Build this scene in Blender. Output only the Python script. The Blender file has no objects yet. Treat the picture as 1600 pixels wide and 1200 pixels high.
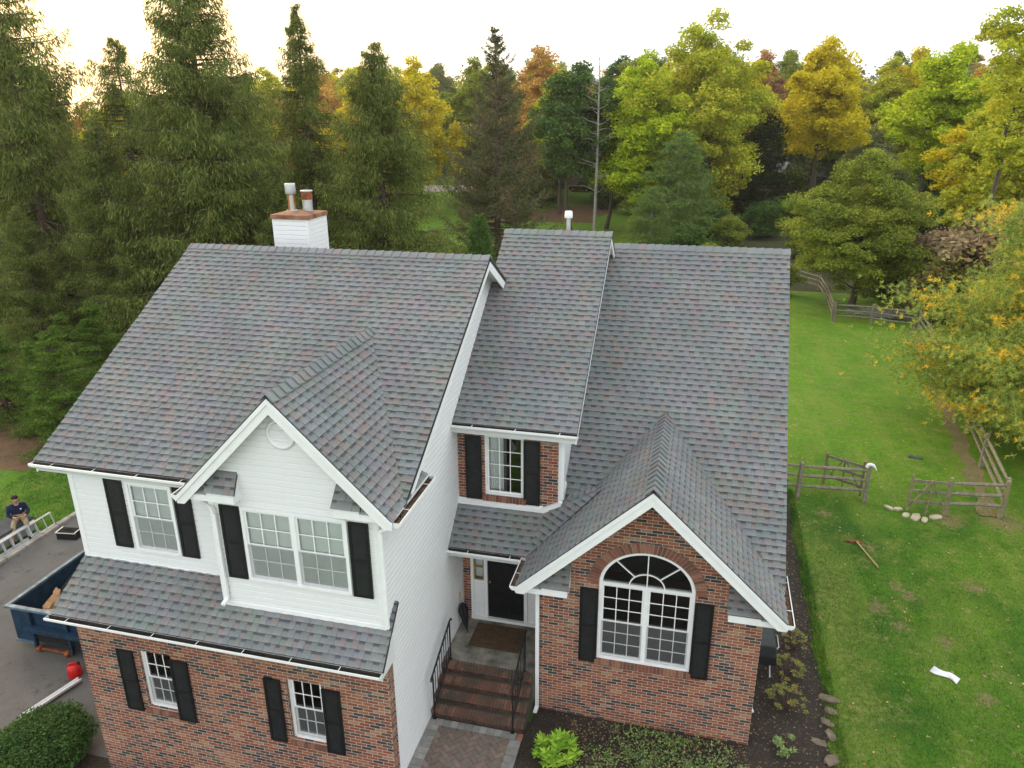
import bpy, math, random
import numpy as np
from mathutils import Vector, Matrix
from mathutils.geometry import tessellate_polygon
R = math.radians
scene = bpy.context.scene
col = scene.collection
PI = math.pi

# ------------------------------------------------------------------ camera
cam_d = bpy.data.cameras.new("camera")
cam = bpy.data.objects.new("camera", cam_d); col.objects.link(cam)
yaw, pitch, roll, fpx = .2470, .3497, -.006, 1188.1
Fv = Vector((-math.sin(yaw)*math.cos(pitch), math.cos(yaw)*math.cos(pitch), -math.sin(pitch)))
Rv = Vector((math.cos(yaw), math.sin(yaw), 0)); Uv = Rv.cross(Fv)
R2 = Rv*math.cos(roll)+Uv*math.sin(roll); U2 = -Rv*math.sin(roll)+Uv*math.cos(roll)
m = Matrix((R2, U2, -Fv)).transposed().to_4x4(); m.translation = Vector((0, 0, 11.964))
cam.matrix_world = m
cam_d.sensor_fit = 'HORIZONTAL'; cam_d.sensor_width = 36; cam_d.lens = 36*fpx/1600
cam_d.clip_end = 3000
scene.camera = cam
# ------------------------------------------------------------------ world: bright overcast over a low sun
SUN_AZ, SUN_EL = R(50), R(20)      # degrees to the left of +Y
w = bpy.data.worlds.new("World"); scene.world = w; w.use_nodes = True
wn = w.node_tree; bg = wn.nodes['Background']
sky = wn.nodes.new('ShaderNodeTexSky'); sky.sky_type = 'NISHITA'; sky.sun_disc = False
sky.sun_elevation = SUN_EL; sky.sun_rotation = -SUN_AZ; sky.dust_density = 2.5
geo = wn.nodes.new('ShaderNodeTexCoord')
nz = wn.nodes.new('ShaderNodeTexNoise'); nz.inputs['Scale'].default_value = 2.2; nz.inputs['Detail'].default_value = 5
mp = wn.nodes.new('ShaderNodeMapping'); mp.inputs['Scale'].default_value = (1, 1, 3.5)
wn.links.new(geo.outputs['Generated'], mp.inputs[0]); wn.links.new(mp.outputs[0], nz.inputs['Vector'])
cr = wn.nodes.new('ShaderNodeValToRGB')
cr.color_ramp.elements[0].position = .3; cr.color_ramp.elements[0].color = (12.2, 13.0, 13.6, 1)
cr.color_ramp.elements[1].position = .7; cr.color_ramp.elements[1].color = (15.2, 15.3, 15.2, 1)
wn.links.new(nz.outputs[0], cr.inputs[0])
mx = wn.nodes.new('ShaderNodeMix'); mx.data_type = 'RGBA'; mx.inputs[0].default_value = .87
SD = Vector((-math.sin(SUN_AZ)*math.cos(SUN_EL), math.cos(SUN_AZ)*math.cos(SUN_EL), math.sin(SUN_EL)))
dt = wn.nodes.new('ShaderNodeVectorMath'); dt.operation = 'DOT_PRODUCT'; wn.links.new(geo.outputs['Generated'], dt.inputs[0]); dt.inputs[1].default_value = SD
gr_ = wn.nodes.new('ShaderNodeMapRange'); gr_.inputs[1].default_value = .66; gr_.inputs[2].default_value = 1.; gr_.interpolation_type = 'SMOOTHSTEP'; wn.links.new(dt.outputs['Value'], gr_.inputs[0])
gm_ = wn.nodes.new('ShaderNodeMix'); gm_.data_type = 'RGBA'; gm_.inputs[7].default_value = (20, 13.6, 6.4, 1); wn.links.new(gr_.outputs[0], gm_.inputs[0]); wn.links.new(cr.outputs[0], gm_.inputs[6])
wn.links.new(sky.outputs[0], mx.inputs[6]); wn.links.new(gm_.outputs[2], mx.inputs[7])
wn.links.new(mx.outputs[2], bg.inputs[0]); bg.inputs[1].default_value = .125
sd = bpy.data.lights.new("sun", 'SUN'); sd.energy = 1.5; sd.angle = R(12); sd.color = (1, .86, .66)
sun = bpy.data.objects.new("sun", sd); col.objects.link(sun)
sdir = Vector((-math.sin(SUN_AZ)*math.cos(SUN_EL), math.cos(SUN_AZ)*math.cos(SUN_EL), math.sin(SUN_EL)))
sun.rotation_euler = sdir.to_track_quat('Z', 'Y').to_euler(); sun.location = (-30, 30, 30)
scene.view_settings.view_transform = 'Standard'; scene.view_settings.look = 'None'
scene.view_settings.exposure = .12; scene.view_settings.gamma = 1
scene.cycles.max_bounces = 6; scene.cycles.diffuse_bounces = 3; scene.cycles.transparent_max_bounces = 12

# ------------------------------------------------------------------ terrain height
def sm(a, b, x):
    t = min(1, max(0, (x-a)/(b-a))); return t*t*(3-2*t)
def G(x, y):
    z = -.9*sm(-5.4, -10.6, x) if x < -5.4 else 0
    z -= .045*min(max(y-24, 0), 50)
    if -6 < x < -1.8 and y < 13: z += .13*sm(-6, -4.8, x)*(1-sm(-2.6, -1.8, x))*(1-sm(11.8, 12.6, y))
    z += 7*sm(110, 330, y) + .5*math.sin(x*.03+1)*sm(60, 120, y)
    return z

# ------------------------------------------------------------------ object helpers
def tag(o, label=None, cat=None, group=None, kind=None):
    if label: o['label'] = label
    if cat: o['category'] = cat
    if group: o['group'] = group
    if kind: o['kind'] = kind
    return o
def empty(name, loc=(0, 0, 0), rz=0):
    o = bpy.data.objects.new(name, None); col.objects.link(o); o.location = loc; o.rotation_euler = (0, 0, rz)
    o.empty_display_size = .2
    return o
class MB:
    def __init__(s): s.v = []; s.f = []; s.uv = []; s.mi = []; s.sm = []
    def face(s, pts, uv=None, mi=0, smooth=False):
        i = len(s.v); s.v += [tuple(p) for p in pts]; s.f.append(tuple(range(i, i+len(pts))))
        s.uv += list(uv) if uv else [(p[0]+p[1], p[2]) for p in pts]; s.mi.append(mi); s.sm.append(smooth)
    def idx(s, V, Fs, mi=0, smooth=False, uvf=None):
        i = len(s.v); s.v += [tuple(p) for p in V]
        for f in Fs:
            s.f.append(tuple(i+k for k in f)); s.uv += [(uvf(V[k]) if uvf else (V[k][0]+V[k][1], V[k][2])) for k in f]
            s.mi.append(mi); s.sm.append(smooth)
    def hexa(s, V, mi=0):   # 8 corners: bottom 0-3 ccw, top 4-7
        for f in ((3, 2, 1, 0), (4, 5, 6, 7), (0, 1, 5, 4), (1, 2, 6, 5), (2, 3, 7, 6), (3, 0, 4, 7)):
            P = [V[k] for k in f]
            a = Vector(P[1])-Vector(P[0]); n = a.cross(Vector(P[2])-Vector(P[0]))
            if abs(n.z) > max(abs(n.x), abs(n.y)): uv = [(p[0], p[1]) for p in P]
            elif abs(n.x) > abs(n.y): uv = [(p[1], p[2]) for p in P]
            else: uv = [(p[0], p[2]) for p in P]
            i = len(s.v) if False else None
            s.face(P, uv, mi)
    def box(s, x0, x1, y0, y1, z0, z1, mi=0, M=None):
        V = [(x0, y0, z0), (x1, y0, z0), (x1, y1, z0), (x0, y1, z0), (x0, y0, z1), (x1, y0, z1), (x1, y1, z1), (x0, y1, z1)]
        if M is not None: V = [tuple(M @ Vector(p)) for p in V]
        s.idx(V, ((3, 2, 1, 0), (4, 5, 6, 7), (0, 1, 5, 4), (1, 2, 6, 5), (2, 3, 7, 6), (3, 0, 4, 7)), mi)
        return s
    def bar(s, a, b, w, h, up=(0, 0, 1), mi=0):   # box beam from a to b
        a = Vector(a); b = Vector(b); d = (b-a).normalized(); u = Vector(up)
        x = d.cross(u)
        if x.length < 1e-4: x = d.cross(Vector((1, 0, 0)))
        x.normalize(); u = x.cross(d).normalized()
        V = [a-x*w/2-u*h/2, a+x*w/2-u*h/2, b+x*w/2-u*h/2, b-x*w/2-u*h/2, a-x*w/2+u*h/2, a+x*w/2+u*h/2, b+x*w/2+u*h/2, b-x*w/2+u*h/2]
        s.idx(V, ((3, 2, 1, 0), (4, 5, 6, 7), (0, 1, 5, 4), (1, 2, 6, 5), (2, 3, 7, 6), (3, 0, 4, 7)), mi); return s
    def tube(s, pts, rad, n=10, mi=0, cap=True, smooth=True):
        pts = [Vector(p) for p in pts]; V = []; Fs = []
        rad = rad if isinstance(rad, (list, tuple)) else [rad]*len(pts)
        pu = None
        for i, p in enumerate(pts):
            d = (pts[min(i+1, len(pts)-1)]-pts[max(i-1, 0)]).normalized()
            if pu is None: pu = Vector((0, 0, 1)) if abs(d.z) < .9 else Vector((1, 0, 0))
            x = d.cross(pu).normalized(); u = x.cross(d).normalized(); pu = u
            for k in range(n):
                a = 2*PI*k/n; V.append(p+(x*math.cos(a)+u*math.sin(a))*rad[i])
        for i in range(len(pts)-1):
            for k in range(n):
                k2 = (k+1) % n; Fs.append((i*n+k, i*n+k2, (i+1)*n+k2, (i+1)*n+k))
        s.idx(V, Fs, mi, smooth)
        if cap:
            s.idx([V[k] for k in range(n)], [tuple(range(n-1, -1, -1))], mi); s.idx([V[-n+k] for k in range(n)], [tuple(range(n))], mi)
        return s
    def lathe(s, prof, c=(0, 0, 0), n=20, mi=0, M=None):
        V = []; Fs = []
        for r, z in prof:
            for k in range(n):
                p = Vector((c[0]+r*math.cos(2*PI*k/n), c[1]+r*math.sin(2*PI*k/n), c[2]+z)); V.append(M @ p if M else p)
        for i in range(len(prof)-1):
            for k in range(n):
                k2 = (k+1) % n; Fs.append((i*n+k, i*n+k2, (i+1)*n+k2, (i+1)*n+k))
        s.idx(V, Fs, mi, True); return s
    def prism(s, poly, axis, a, b, mi=0):   # poly in the two other axes, extruded along axis from a to b
        def P(q, t): return {'x': (t, q[0], q[1]), 'y': (q[0], t, q[1]), 'z': (q[0], q[1], t)}[axis]
        n = len(poly); V = [P(q, a) for q in poly]+[P(q, b) for q in poly]
        Fs = [(i, (i+1) % n, n+(i+1) % n, n+i) for i in range(n)]+[tuple(range(n-1, -1, -1)), tuple(range(n, 2*n))]
        s.idx(V, Fs, mi); return s
    def build(s, name, mats, parent=None, bevel=0, fixn=True):
        me = bpy.data.meshes.new(name); me.from_pydata(s.v, [], s.f)
        uvl = me.uv_layers.new(name='UVMap'); uvl.data.foreach_set('uv', np.array(s.uv, 'f').ravel())
        me.polygons.foreach_set('material_index', s.mi); me.polygons.foreach_set('use_smooth', s.sm)
        for mt in (mats if isinstance(mats, (list, tuple)) else [mats]): me.materials.append(mt)
        if fixn:
            import bmesh
            b = bmesh.new(); b.from_mesh(me); bmesh.ops.recalc_face_normals(b, faces=b.faces); b.to_mesh(me); b.free()
        me.update()
        o = bpy.data.objects.new(name, me); col.objects.link(o)
        if parent: o.parent = parent
        if bevel:
            md = o.modifiers.new('bevel', 'BEVEL'); md.width = bevel; md.segments = 2; md.limit_method = 'ANGLE'
        return o
def quads_mesh(name, V, nper, mats, parent=None, uv=None, midx=None):
    """V: (n*nper,3) array; every nper vertices form one face"""
    n = len(V)//nper; me = bpy.data.meshes.new(name)
    me.vertices.add(len(V)); me.vertices.foreach_set('co', np.asarray(V, 'f').ravel())
    me.loops.add(n*nper); me.loops.foreach_set('vertex_index', np.arange(n*nper, dtype='i'))
    me.polygons.add(n); me.polygons.foreach_set('loop_start', np.arange(0, n*nper, nper, dtype='i'))
    if midx is not None: me.polygons.foreach_set('material_index', np.asarray(midx, 'i'))
    for mt in (mats if isinstance(mats, (list, tuple)) else [mats]): me.materials.append(mt)
    me.update(calc_edges=True); me.validate()
    o = bpy.data.objects.new(name, me); col.objects.link(o)
    if parent: o.parent = parent
    return o

# ------------------------------------------------------------------ materials
class N:
    def __init__(s, name):
        s.m = bpy.data.materials.new(name); s.m.use_nodes = True; s.t = s.m.node_tree; s.b = s.t.nodes['Principled BSDF']
        s.b.inputs['Specular IOR Level'].default_value = .3; s.out = s.t.nodes['Material Output']
    def n(s, t, **k):
        x = s.t.nodes.new('ShaderNode'+t)
        for a, v in k.items(): setattr(x, a, v)
        return x
    def set(s, inp, v):
        if hasattr(v, 'is_output') or isinstance(v, bpy.types.NodeSocket): s.t.links.new(v, inp)
        else: inp.default_value = v
    def math(s, op, a, b=0., c=None):
        x = s.n('Math', operation=op); s.set(x.inputs[0], a); s.set(x.inputs[1], b)
        if c is not None: s.set(x.inputs[2], c)
        return x.outputs[0]
    def mix(s, f, a, b, bt='MIX'):
        x = s.n('Mix', data_type='RGBA', blend_type=bt); s.set(x.inputs[0], f); s.set(x.inputs[6], c4(a)); s.set(x.inputs[7], c4(b)); return x.outputs[2]
    def coord(s, k='Object'):
        if k == 'Pos': return s.n('NewGeometry').outputs['Position']
        return s.n('TexCoord').outputs[k]
    def noise(s, vec, sc, det=3, rough=.55, out=0):
        x = s.n('TexNoise'); s.set(x.inputs['Vector'], vec); x.inputs['Scale'].default_value = sc; x.inputs['Detail'].default_value = det; x.inputs['Roughness'].default_value = rough
        return x.outputs[out]
    def mapping(s, vec, scale=(1, 1, 1), rot=(0, 0, 0)):
        x = s.n('Mapping'); s.set(x.inputs[0], vec); x.inputs['Scale'].default_value = scale; x.inputs['Rotation'].default_value = rot; return x.outputs[0]
    def ramp(s, f, stops, const=False):
        x = s.n('ValToRGB'); s.set(x.inputs[0], f); e = x.color_ramp.elements
        if const: x.color_ramp.interpolation = 'CONSTANT'
        while len(e) < len(stops): e.new(.5)
        for q, (p, c) in zip(e, stops): q.position = p; q.color = c4(c)
        return x.outputs[0]
    def mapr(s, v, a, b, c, d):
        x = s.n('MapRange'); s.set(x.inputs[0], v)
        for i, q in enumerate((a, b, c, d)): x.inputs[i+1].default_value = q
        return x.outputs[0]
    def sep(s, v):
        x = s.n('SeparateXYZ'); s.set(x.inputs[0], v); return x.outputs
    def comb(s, a, b, c=0.):
        x = s.n('CombineXYZ'); s.set(x.inputs[0], a); s.set(x.inputs[1], b); s.set(x.inputs[2], c); return x.outputs[0]
    def wn(s, v, dim='3D'):
        x = s.n('TexWhiteNoise', noise_dimensions=dim); s.set(x.inputs['Vector'], v); return x.outputs[0]
    def island(s): return s.n('NewGeometry').outputs['Random Per Island']
    def bump(s, h, dist=.01, st=1.):
        x = s.n('Bump'); s.set(x.inputs['Height'], h); x.inputs['Distance'].default_value = dist; x.inputs['Strength'].default_value = st
        s.set(s.b.inputs['Normal'], x.outputs[0]); return x.outputs[0]
    def col(s, c, rough=.6, metal=0.):
        s.set(s.b.inputs['Base Color'], c4(c)); s.set(s.b.inputs['Roughness'], rough); s.set(s.b.inputs['Metallic'], metal); return s.m
def c4(c):
    if isinstance(c, (tuple, list)): return tuple(c)+((1.,) if len(c) == 3 else ())
    return c
def simple(name, c, rough=.5, metal=0., var=.12, sc=6., spec=None, bump=0):
    q = N(name); nz = q.noise(q.coord('Pos'), sc, 4)
    f = q.mapr(nz, .3, .7, 1-var, 1+var)
    x = q.n('VectorMath', operation='SCALE'); x.inputs[0].default_value = c; q.set(x.inputs[3], f)
    q.col(x.outputs[0], q.mapr(nz, .3, .7, min(1, rough+.08), max(.05, rough-.08)), metal)
    if spec is not None: q.b.inputs['Specular IOR Level'].default_value = spec
    if bump: q.bump(q.noise(q.coord('Pos'), 60, 4), bump)
    return q.m

M = {}
M['white'] = simple('white_vinyl', (.78, .79, .80), .45, var=.03, sc=3)
M['trim'] = simple('white_trim_paint', (.80, .805, .81), .4, var=.04, sc=5)
M['black'] = simple('black_paint', (.012, .012, .013), .42, var=.3)
M['blackpanel'] = simple('black_shutter_panel', (.017, .018, .02), .55, var=.25)
M['dark'] = simple('painted_shade', (.015, .014, .013), .9)  # near-black standing for shade behind the fanlight and in the dumpster end
M['concrete'] = speck('stained_concrete', (.13, .125, .10), (.25, .235, .20), (.09, .09, .07), 7, .004) if False else simple('concrete', (.185, .175, .145), .9, var=.55, sc=3.2, bump=.003)
M['alu'] = simple('aluminium', (.55, .56, .57), .5, .4, var=.1)
M['galv'] = simple('galvanised_metal', (.5, .51, .52), .45, .7, var=.15)
M['rust'] = simple('rusty_metal', (.26, .085, .035), .8, .2, var=.5, sc=9)
M['bluemetal'] = simple('dumpster_blue_paint', (.010, .034, .066), .6, .1, var=.35, sc=4)
M['bluerim'] = simple('worn_blue_grey_rim', (.10, .15, .19), .55, .2, var=.3, sc=5)
M['cardboard'] = simple('cardboard', (.42, .24, .12), .85, var=.15)
M['red'] = simple('red_plastic', (.52, .012, .014), .35, var=.1)
M['plastic_black'] = simple('black_plastic', (.02, .02, .02), .8, spec=.08)
M['greylid'] = simple('grey_lid', (.085, .09, .095), .9, var=.2, spec=.05)
M['greybox'] = simple('grey_box_side', (.36, .37, .37), .6, var=.15)
M['navy'] = simple('navy_fabric', (.008, .014, .045), .9, var=.2)
M['khaki'] = simple('khaki_fabric', (.30, .24, .15), .9, var=.12)
M['skin'] = simple('skin', (.46, .25, .17), .55, var=.05)
M['hair'] = simple('dark_hair', (.012, .009, .008), .6)
M['paper'] = simple('paper', (.75, .75, .74), .8, var=.04)
M['cloth'] = simple('white_cloth', (.72, .73, .76), .9, var=.08)
M['mat'] = simple('brown_doormat', (.085, .052, .030), 1., var=.25, sc=12, bump=.004)
M['rock'] = simple('field_stone', (.20, .155, .11), .9, var=.35, sc=5, bump=.02)
M['nylon'] = simple('black_nylon', (.01, .01, .012), .6)
M['wood'] = simple('worn_wood', (.46, .31, .17), .7, var=.2, sc=8)
M['blind'] = simple('white_window_blind', (.90, .91, .90), .8, var=.04, sc=2)
M['soffit'] = simple('white_soffit', (.66, .67, .67), .6, var=.04)
M['curbstone'] = simple('curb_stone', (.33, .30, .26), .9, var=.3, sc=3, bump=.01)
M['shadow_room'] = simple('room_wall', (.22, .20, .17), .9, var=.2, sc=1.5)
M['asphaltedge'] = simple('drip_edge', (.03, .03, .033), .7)
q = N('siding_clapboard'); q.col(q.mapr(q.noise(q.coord('Pos'), 1.3, 4), .3, .7, .775, .83), .45)
q.set(q.b.inputs['Base Color'], q.mix(q.noise(q.coord('Pos'), 1.1, 5), (.735, .745, .757), (.775, .78, .787))); M['siding'] = q.m
q = N('window_glass'); tr = q.n('BsdfTransparent'); gl = q.n('BsdfGlossy'); gl.inputs['Roughness'].default_value = .01; fr = q.n('Fresnel'); fr.inputs[0].default_value = 1.6
tr.inputs[0].default_value = (.90, .94, .93, 1)
ms = q.n('MixShader'); q.set(ms.inputs[0], q.math('ADD', fr.outputs[0], .04)); q.set(ms.inputs[1], tr.outputs[0]); q.set(ms.inputs[2], gl.outputs[0]); q.set(q.out.inputs[0], ms.outputs[0]); M['glass'] = q.m
q = N('insect_screen'); tr = q.n('BsdfTransparent'); df = q.n('BsdfDiffuse'); df.inputs[0].default_value = (.22, .225, .23, 1)
ms = q.n('MixShader'); ms.inputs[0].default_value = .30; q.set(ms.inputs[1], tr.outputs[0]); q.set(ms.inputs[2], df.outputs[0]); q.set(q.out.inputs[0], ms.outputs[0]); M['screen'] = q.m

# shingles: each tab is an island; UV.x = raised flag, UV.y = height inside the course
q = N('asphalt_shingle'); isl = q.island(); pos = q.coord('Pos'); uvs = q.sep(q.coord('UV'))
c = q.ramp(isl, [(0, (.136, .146, .149)), (.22, (.150, .158, .160)), (.44, (.140, .152, .147)), (.58, (.158, .163, .165)), (.68, (.144, .151, .157)), (.76, (.166, .146, .142)), (.90, (.154, .140, .138))], True)
tint = q.noise(pos, 1.7, 3, .6, 1); c = q.mix(.16, c, tint, 'OVERLAY')
gr = q.noise(pos, 150, 2); c = q.mix(.85, c, q.mapr(gr, .25, .75, .62, 1.85), 'MULTIPLY')
big = q.noise(pos, .9, 4); c = q.mix(.7, c, q.mapr(big, .3, .7, .85, 1.14), 'MULTIPLY')
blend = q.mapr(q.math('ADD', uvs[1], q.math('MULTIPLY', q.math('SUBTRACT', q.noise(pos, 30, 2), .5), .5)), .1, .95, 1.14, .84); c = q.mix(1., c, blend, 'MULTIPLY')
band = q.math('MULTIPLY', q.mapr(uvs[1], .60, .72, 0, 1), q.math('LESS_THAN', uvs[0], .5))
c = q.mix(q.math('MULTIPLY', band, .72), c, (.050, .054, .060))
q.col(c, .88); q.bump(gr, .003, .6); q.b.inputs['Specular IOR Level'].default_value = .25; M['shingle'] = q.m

def brick_mat(name, dirt=.0, cells=True, pale=.25):
    q = N(name); uv = q.sep(q.coord('UV')); pos = q.coord('Pos')
    v = q.math('DIVIDE', uv[1], .0677); row = q.math('FLOOR', v); fv = q.math('FRACT', v)
    u = q.math('ADD', q.math('DIVIDE', uv[0], .203), q.math('MULTIPLY', q.math('MODULO', row, 2.), .5)); cl = q.math('FLOOR', u); fu = q.math('FRACT', u)
    rnd = q.wn(q.comb(cl, row, 3.)) if cells else q.island()
    rn2 = q.wn(q.comb(cl, row, 9.))
    if cells: c = q.ramp(rnd, [(0, (.048, .044, .046)), (.17, (.11, .065, .055)), (.27, (.215, .066, .040)), (.50, (.255, .084, .048)), (.72, (.30, .112, .062)), (.93, (.33, .18, .11))], True)
    else: c = q.ramp(rnd, [(0, (.15, .065, .048)), (.25, (.20, .08, .055)), (.55, (.235, .095, .062)), (.85, (.27, .13, .085))], True)
    c = q.mix(.6, c, q.mapr(q.noise(pos, 22, 4), .3, .7, .7, 1.3), 'MULTIPLY')
    if pale:
        pf = q.mapr(q.noise(q.mapping(pos, (.55, 1, 1.5)), 1.5, 5), .52, .72, 0, .75)
        pf = q.math('MULTIPLY', pf, q.mapr(q.noise(pos, 14, 4), .35, .6, 0, 1)); c = q.mix(q.math('MULTIPLY', pf, pale*2.4), c, (.42, .27, .17))
    if cells:
        nn = q.math('MULTIPLY', q.math('SUBTRACT', q.noise(pos, 60, 2), .5), .05)
        mo = q.math('MAXIMUM', q.math('LESS_THAN', q.math('ADD', fu, nn), .05), q.math('LESS_THAN', q.math('ADD', fv, nn), .155))
        mc = q.mix(q.noise(pos, 5, 3), (.42, .37, .31), (.60, .54, .46)); c = q.mix(mo, c, mc)
        q.bump(q.math('ADD', q.math('SUBTRACT', 1, mo), q.math('MULTIPLY', q.noise(pos, 50, 3), .4)), .006)
    if dirt:
        df = q.mapr(q.noise(pos, 2.6, 6, .65), .42, .6, 0, dirt); c = q.mix(df, c, (.060, .052, .040)); c = q.mix(.35, c, (.10, .078, .06))
    q.col(c, .9); return q.m
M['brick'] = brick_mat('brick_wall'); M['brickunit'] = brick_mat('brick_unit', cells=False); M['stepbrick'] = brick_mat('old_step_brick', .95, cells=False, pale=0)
q = N('mortar'); q.col(q.mix(q.noise(q.coord('Pos'), 9, 4), (.20, .17, .14), (.40, .35, .29)), .95); M['mortar'] = q.m

def wood_grey(name, a, b):
    q = N(name); p = q.coord('Object'); n1 = q.noise(q.mapping(p, (1, 1, 1)), 9, 6, .7); n2 = q.noise(p, 1.4, 3)
    q.col(q.mix(q.mapr(n1, .3, .7, 0, 1), q.mix(n2, a, b), (a[0]*.45, a[1]*.45, a[2]*.42)), .9); q.bump(n1, .01); return q.m
M['fence'] = wood_grey('weathered_fence_wood', (.26, .215, .165), (.33, .30, .25)); M['newfence'] = wood_grey('mossy_fence_wood', (.30, .27, .14), (.28, .24, .16))

q = N('lawn_grass'); p = q.coord('Pos'); s3 = q.sep(p)
n1 = q.noise(p, .35, 5, .6); n2 = q.noise(p, 5.5, 6, .7); n3 = q.noise(q.mapping(p, (1, .35, 1), (0, 0, .5)), 26, 4, .7); n4 = q.noise(p, 1.3, 4, .65); n5 = q.noise(q.mapping(p, (1.5, .25, 1), (0, 0, -.25)), .9, 4)
c = q.mix(q.mapr(n1, .38, .62, 0, 1), (.036, .112, .011), (.098, .215, .013))
c = q.mix(q.mapr(s3[1], 22, 30, 0, .55), c, (.145, .30, .010))
c = q.mix(q.mapr(n2, .35, .65, 0, .7), c, (.050, .110, .016)); c = q.mix(q.mapr(n4, .46, .70, 0, .5), c, (.15, .21, .026)); c = q.mix(q.mapr(n5, .46, .70, 0, .6), c, (.15, .225, .028))
dry = q.math('MULTIPLY', q.mapr(n2, .50, .66, 0, .9), q.mapr(n4, .48, .64, 0, 1)); c = q.mix(dry, c, (.26, .24, .10))
strip = q.math('MULTIPLY', q.mapr(s3[0], 3.35, 3.8, 0, 1), q.mapr(s3[0], 4.0, 4.8, 1, 0)); strip = q.math('MULTIPLY', strip, q.mapr(s3[1], 19, 23, 1, 0))
c = q.mix(q.math('MULTIPLY', strip, q.mapr(n2, .35, .6, 0, .6)), c, (.24, .26, .06))
for bx_, by_, br_ in ((5.3, 20.9, .22), (5.0, 17.9, .30), (5.4, 17.2, .2), (9.5, 23.35, .75), (7.95, 23.1, .55), (5.65, 19.0, .2), (6.6, 15.0, .25), (4.35, 22.6, .2), (5.9, 18.6, .25), (6.3, 16.9, .2), (9.8, 17.5, .35), (7.6, 19.4, .3)):
    dx = q.math('SUBTRACT', s3[0], bx_); dy = q.math('SUBTRACT', s3[1], by_); ds = q.math('SQRT', q.math('ADD', q.math('MULTIPLY', dx, dx), q.math('MULTIPLY', dy, dy)))
    f_ = q.mapr(q.math('SUBTRACT', ds, q.math('MULTIPLY', q.math('SUBTRACT', n2, .5), 1.3)), br_*.3, br_*1.1, .75, 0); c = q.mix(f_, c, (.23, .18, .09))
c = q.mix(.8, c, q.mapr(n3, .25, .75, .6, 1.4), 'MULTIPLY')
q.col(c, .85); q.bump(q.math('ADD', n3, q.math('MULTIPLY', n2, .8)), .05, .8); q.b.inputs['Specular IOR Level'].default_value = .15; M['grass'] = q.m
def speck(name, a, b, d, sc=28, bp=.02):
    q = N(name); p = q.coord('Pos'); c = q.mix(q.mapr(q.noise(p, 1.7, 5), .3, .7, 0, 1), a, b)
    c = q.mix(q.mapr(q.noise(p, sc, 5, .7), .55, .68, 0, .9), c, d); c = q.mix(.7, c, q.mapr(q.noise(p, sc*2, 3, .7), .25, .75, .5, 1.5), 'MULTIPLY'); q.col(c, .95); q.bump(q.noise(p, sc, 5, .7), bp); return q.m
M['mulch'] = speck('dark_mulch', (.022, .018, .015), (.042, .033, .026), (.12, .088, .055))
M['needles'] = speck('needle_litter', (.085, .048, .026), (.14, .085, .045), (.20, .13, .07), 14)
M['gravel'] = speck('pale_gravel', (.30, .27, .23), (.36, .33, .29), (.2, .17, .14), 9)
q = N('asphalt_driveway'); p = q.coord('Pos')
c = q.mix(q.mapr(q.noise(p, .6, 6, .62), .3, .7, 0, 1), (.088, .084, .080), (.135, .128, .122)); c = q.mix(q.mapr(q.noise(p, 1.9, 6, .7), .57, .68, 0, .75), c, (.045, .042, .036))
c = q.mix(q.mapr(q.noise(p, 2.9, 5, .7), .60, .72, 0, .5), c, (.17, .145, .09)); c = q.mix(.8, c, q.mapr(q.noise(p, 55, 3), .25, .75, .6, 1.4), 'MULTIPLY'); q.col(c, .9); q.bump(q.noise(p, 70, 3), .006); M['asphalt'] = q.m
q = N('paver'); isl = q.island(); c = q.ramp(isl, [(0, (.150, .118, .098)), (.3, (.175, .130, .105)), (.55, (.155, .126, .108)), (.8, (.195, .145, .118))], True)
p = q.coord('Pos'); c = q.mix(.6, c, q.mapr(q.noise(p, 8, 5), .3, .7, .65, 1.3), 'MULTIPLY'); q.col(c, .85); q.bump(q.noise(p, 60, 3), .004); M['paver'] = q.m
q = N('grey_paver'); isl = q.island(); c = q.ramp(isl, [(0, (.20, .195, .185)), (.5, (.27, .26, .245)), (.8, (.23, .225, .21))], True)
p = q.coord('Pos'); c = q.mix(.6, c, q.mapr(q.noise(p, 8, 5), .3, .7, .65, 1.3), 'MULTIPLY'); q.col(c, .85); M['greypaver'] = q.m
q = N('chimney_cap_rust'); p = q.coord('Pos'); c = q.mix(q.mapr(q.noise(p, 4, 5), .35, .65, 0, 1), (.17, .065, .035), (.30, .16, .10)); q.col(c, .75); M['caprust'] = q.m
q = N('streaked_flue'); p = q.coord('Pos'); c = q.mix(q.mapr(q.noise(q.mapping(p, (9, 9, .8)), 1.5, 3), .46, .56, 0, 1), (.48, .46, .43), (.34, .13, .03)); q.col(c, .6, .3); M['flue'] = q.m
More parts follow.
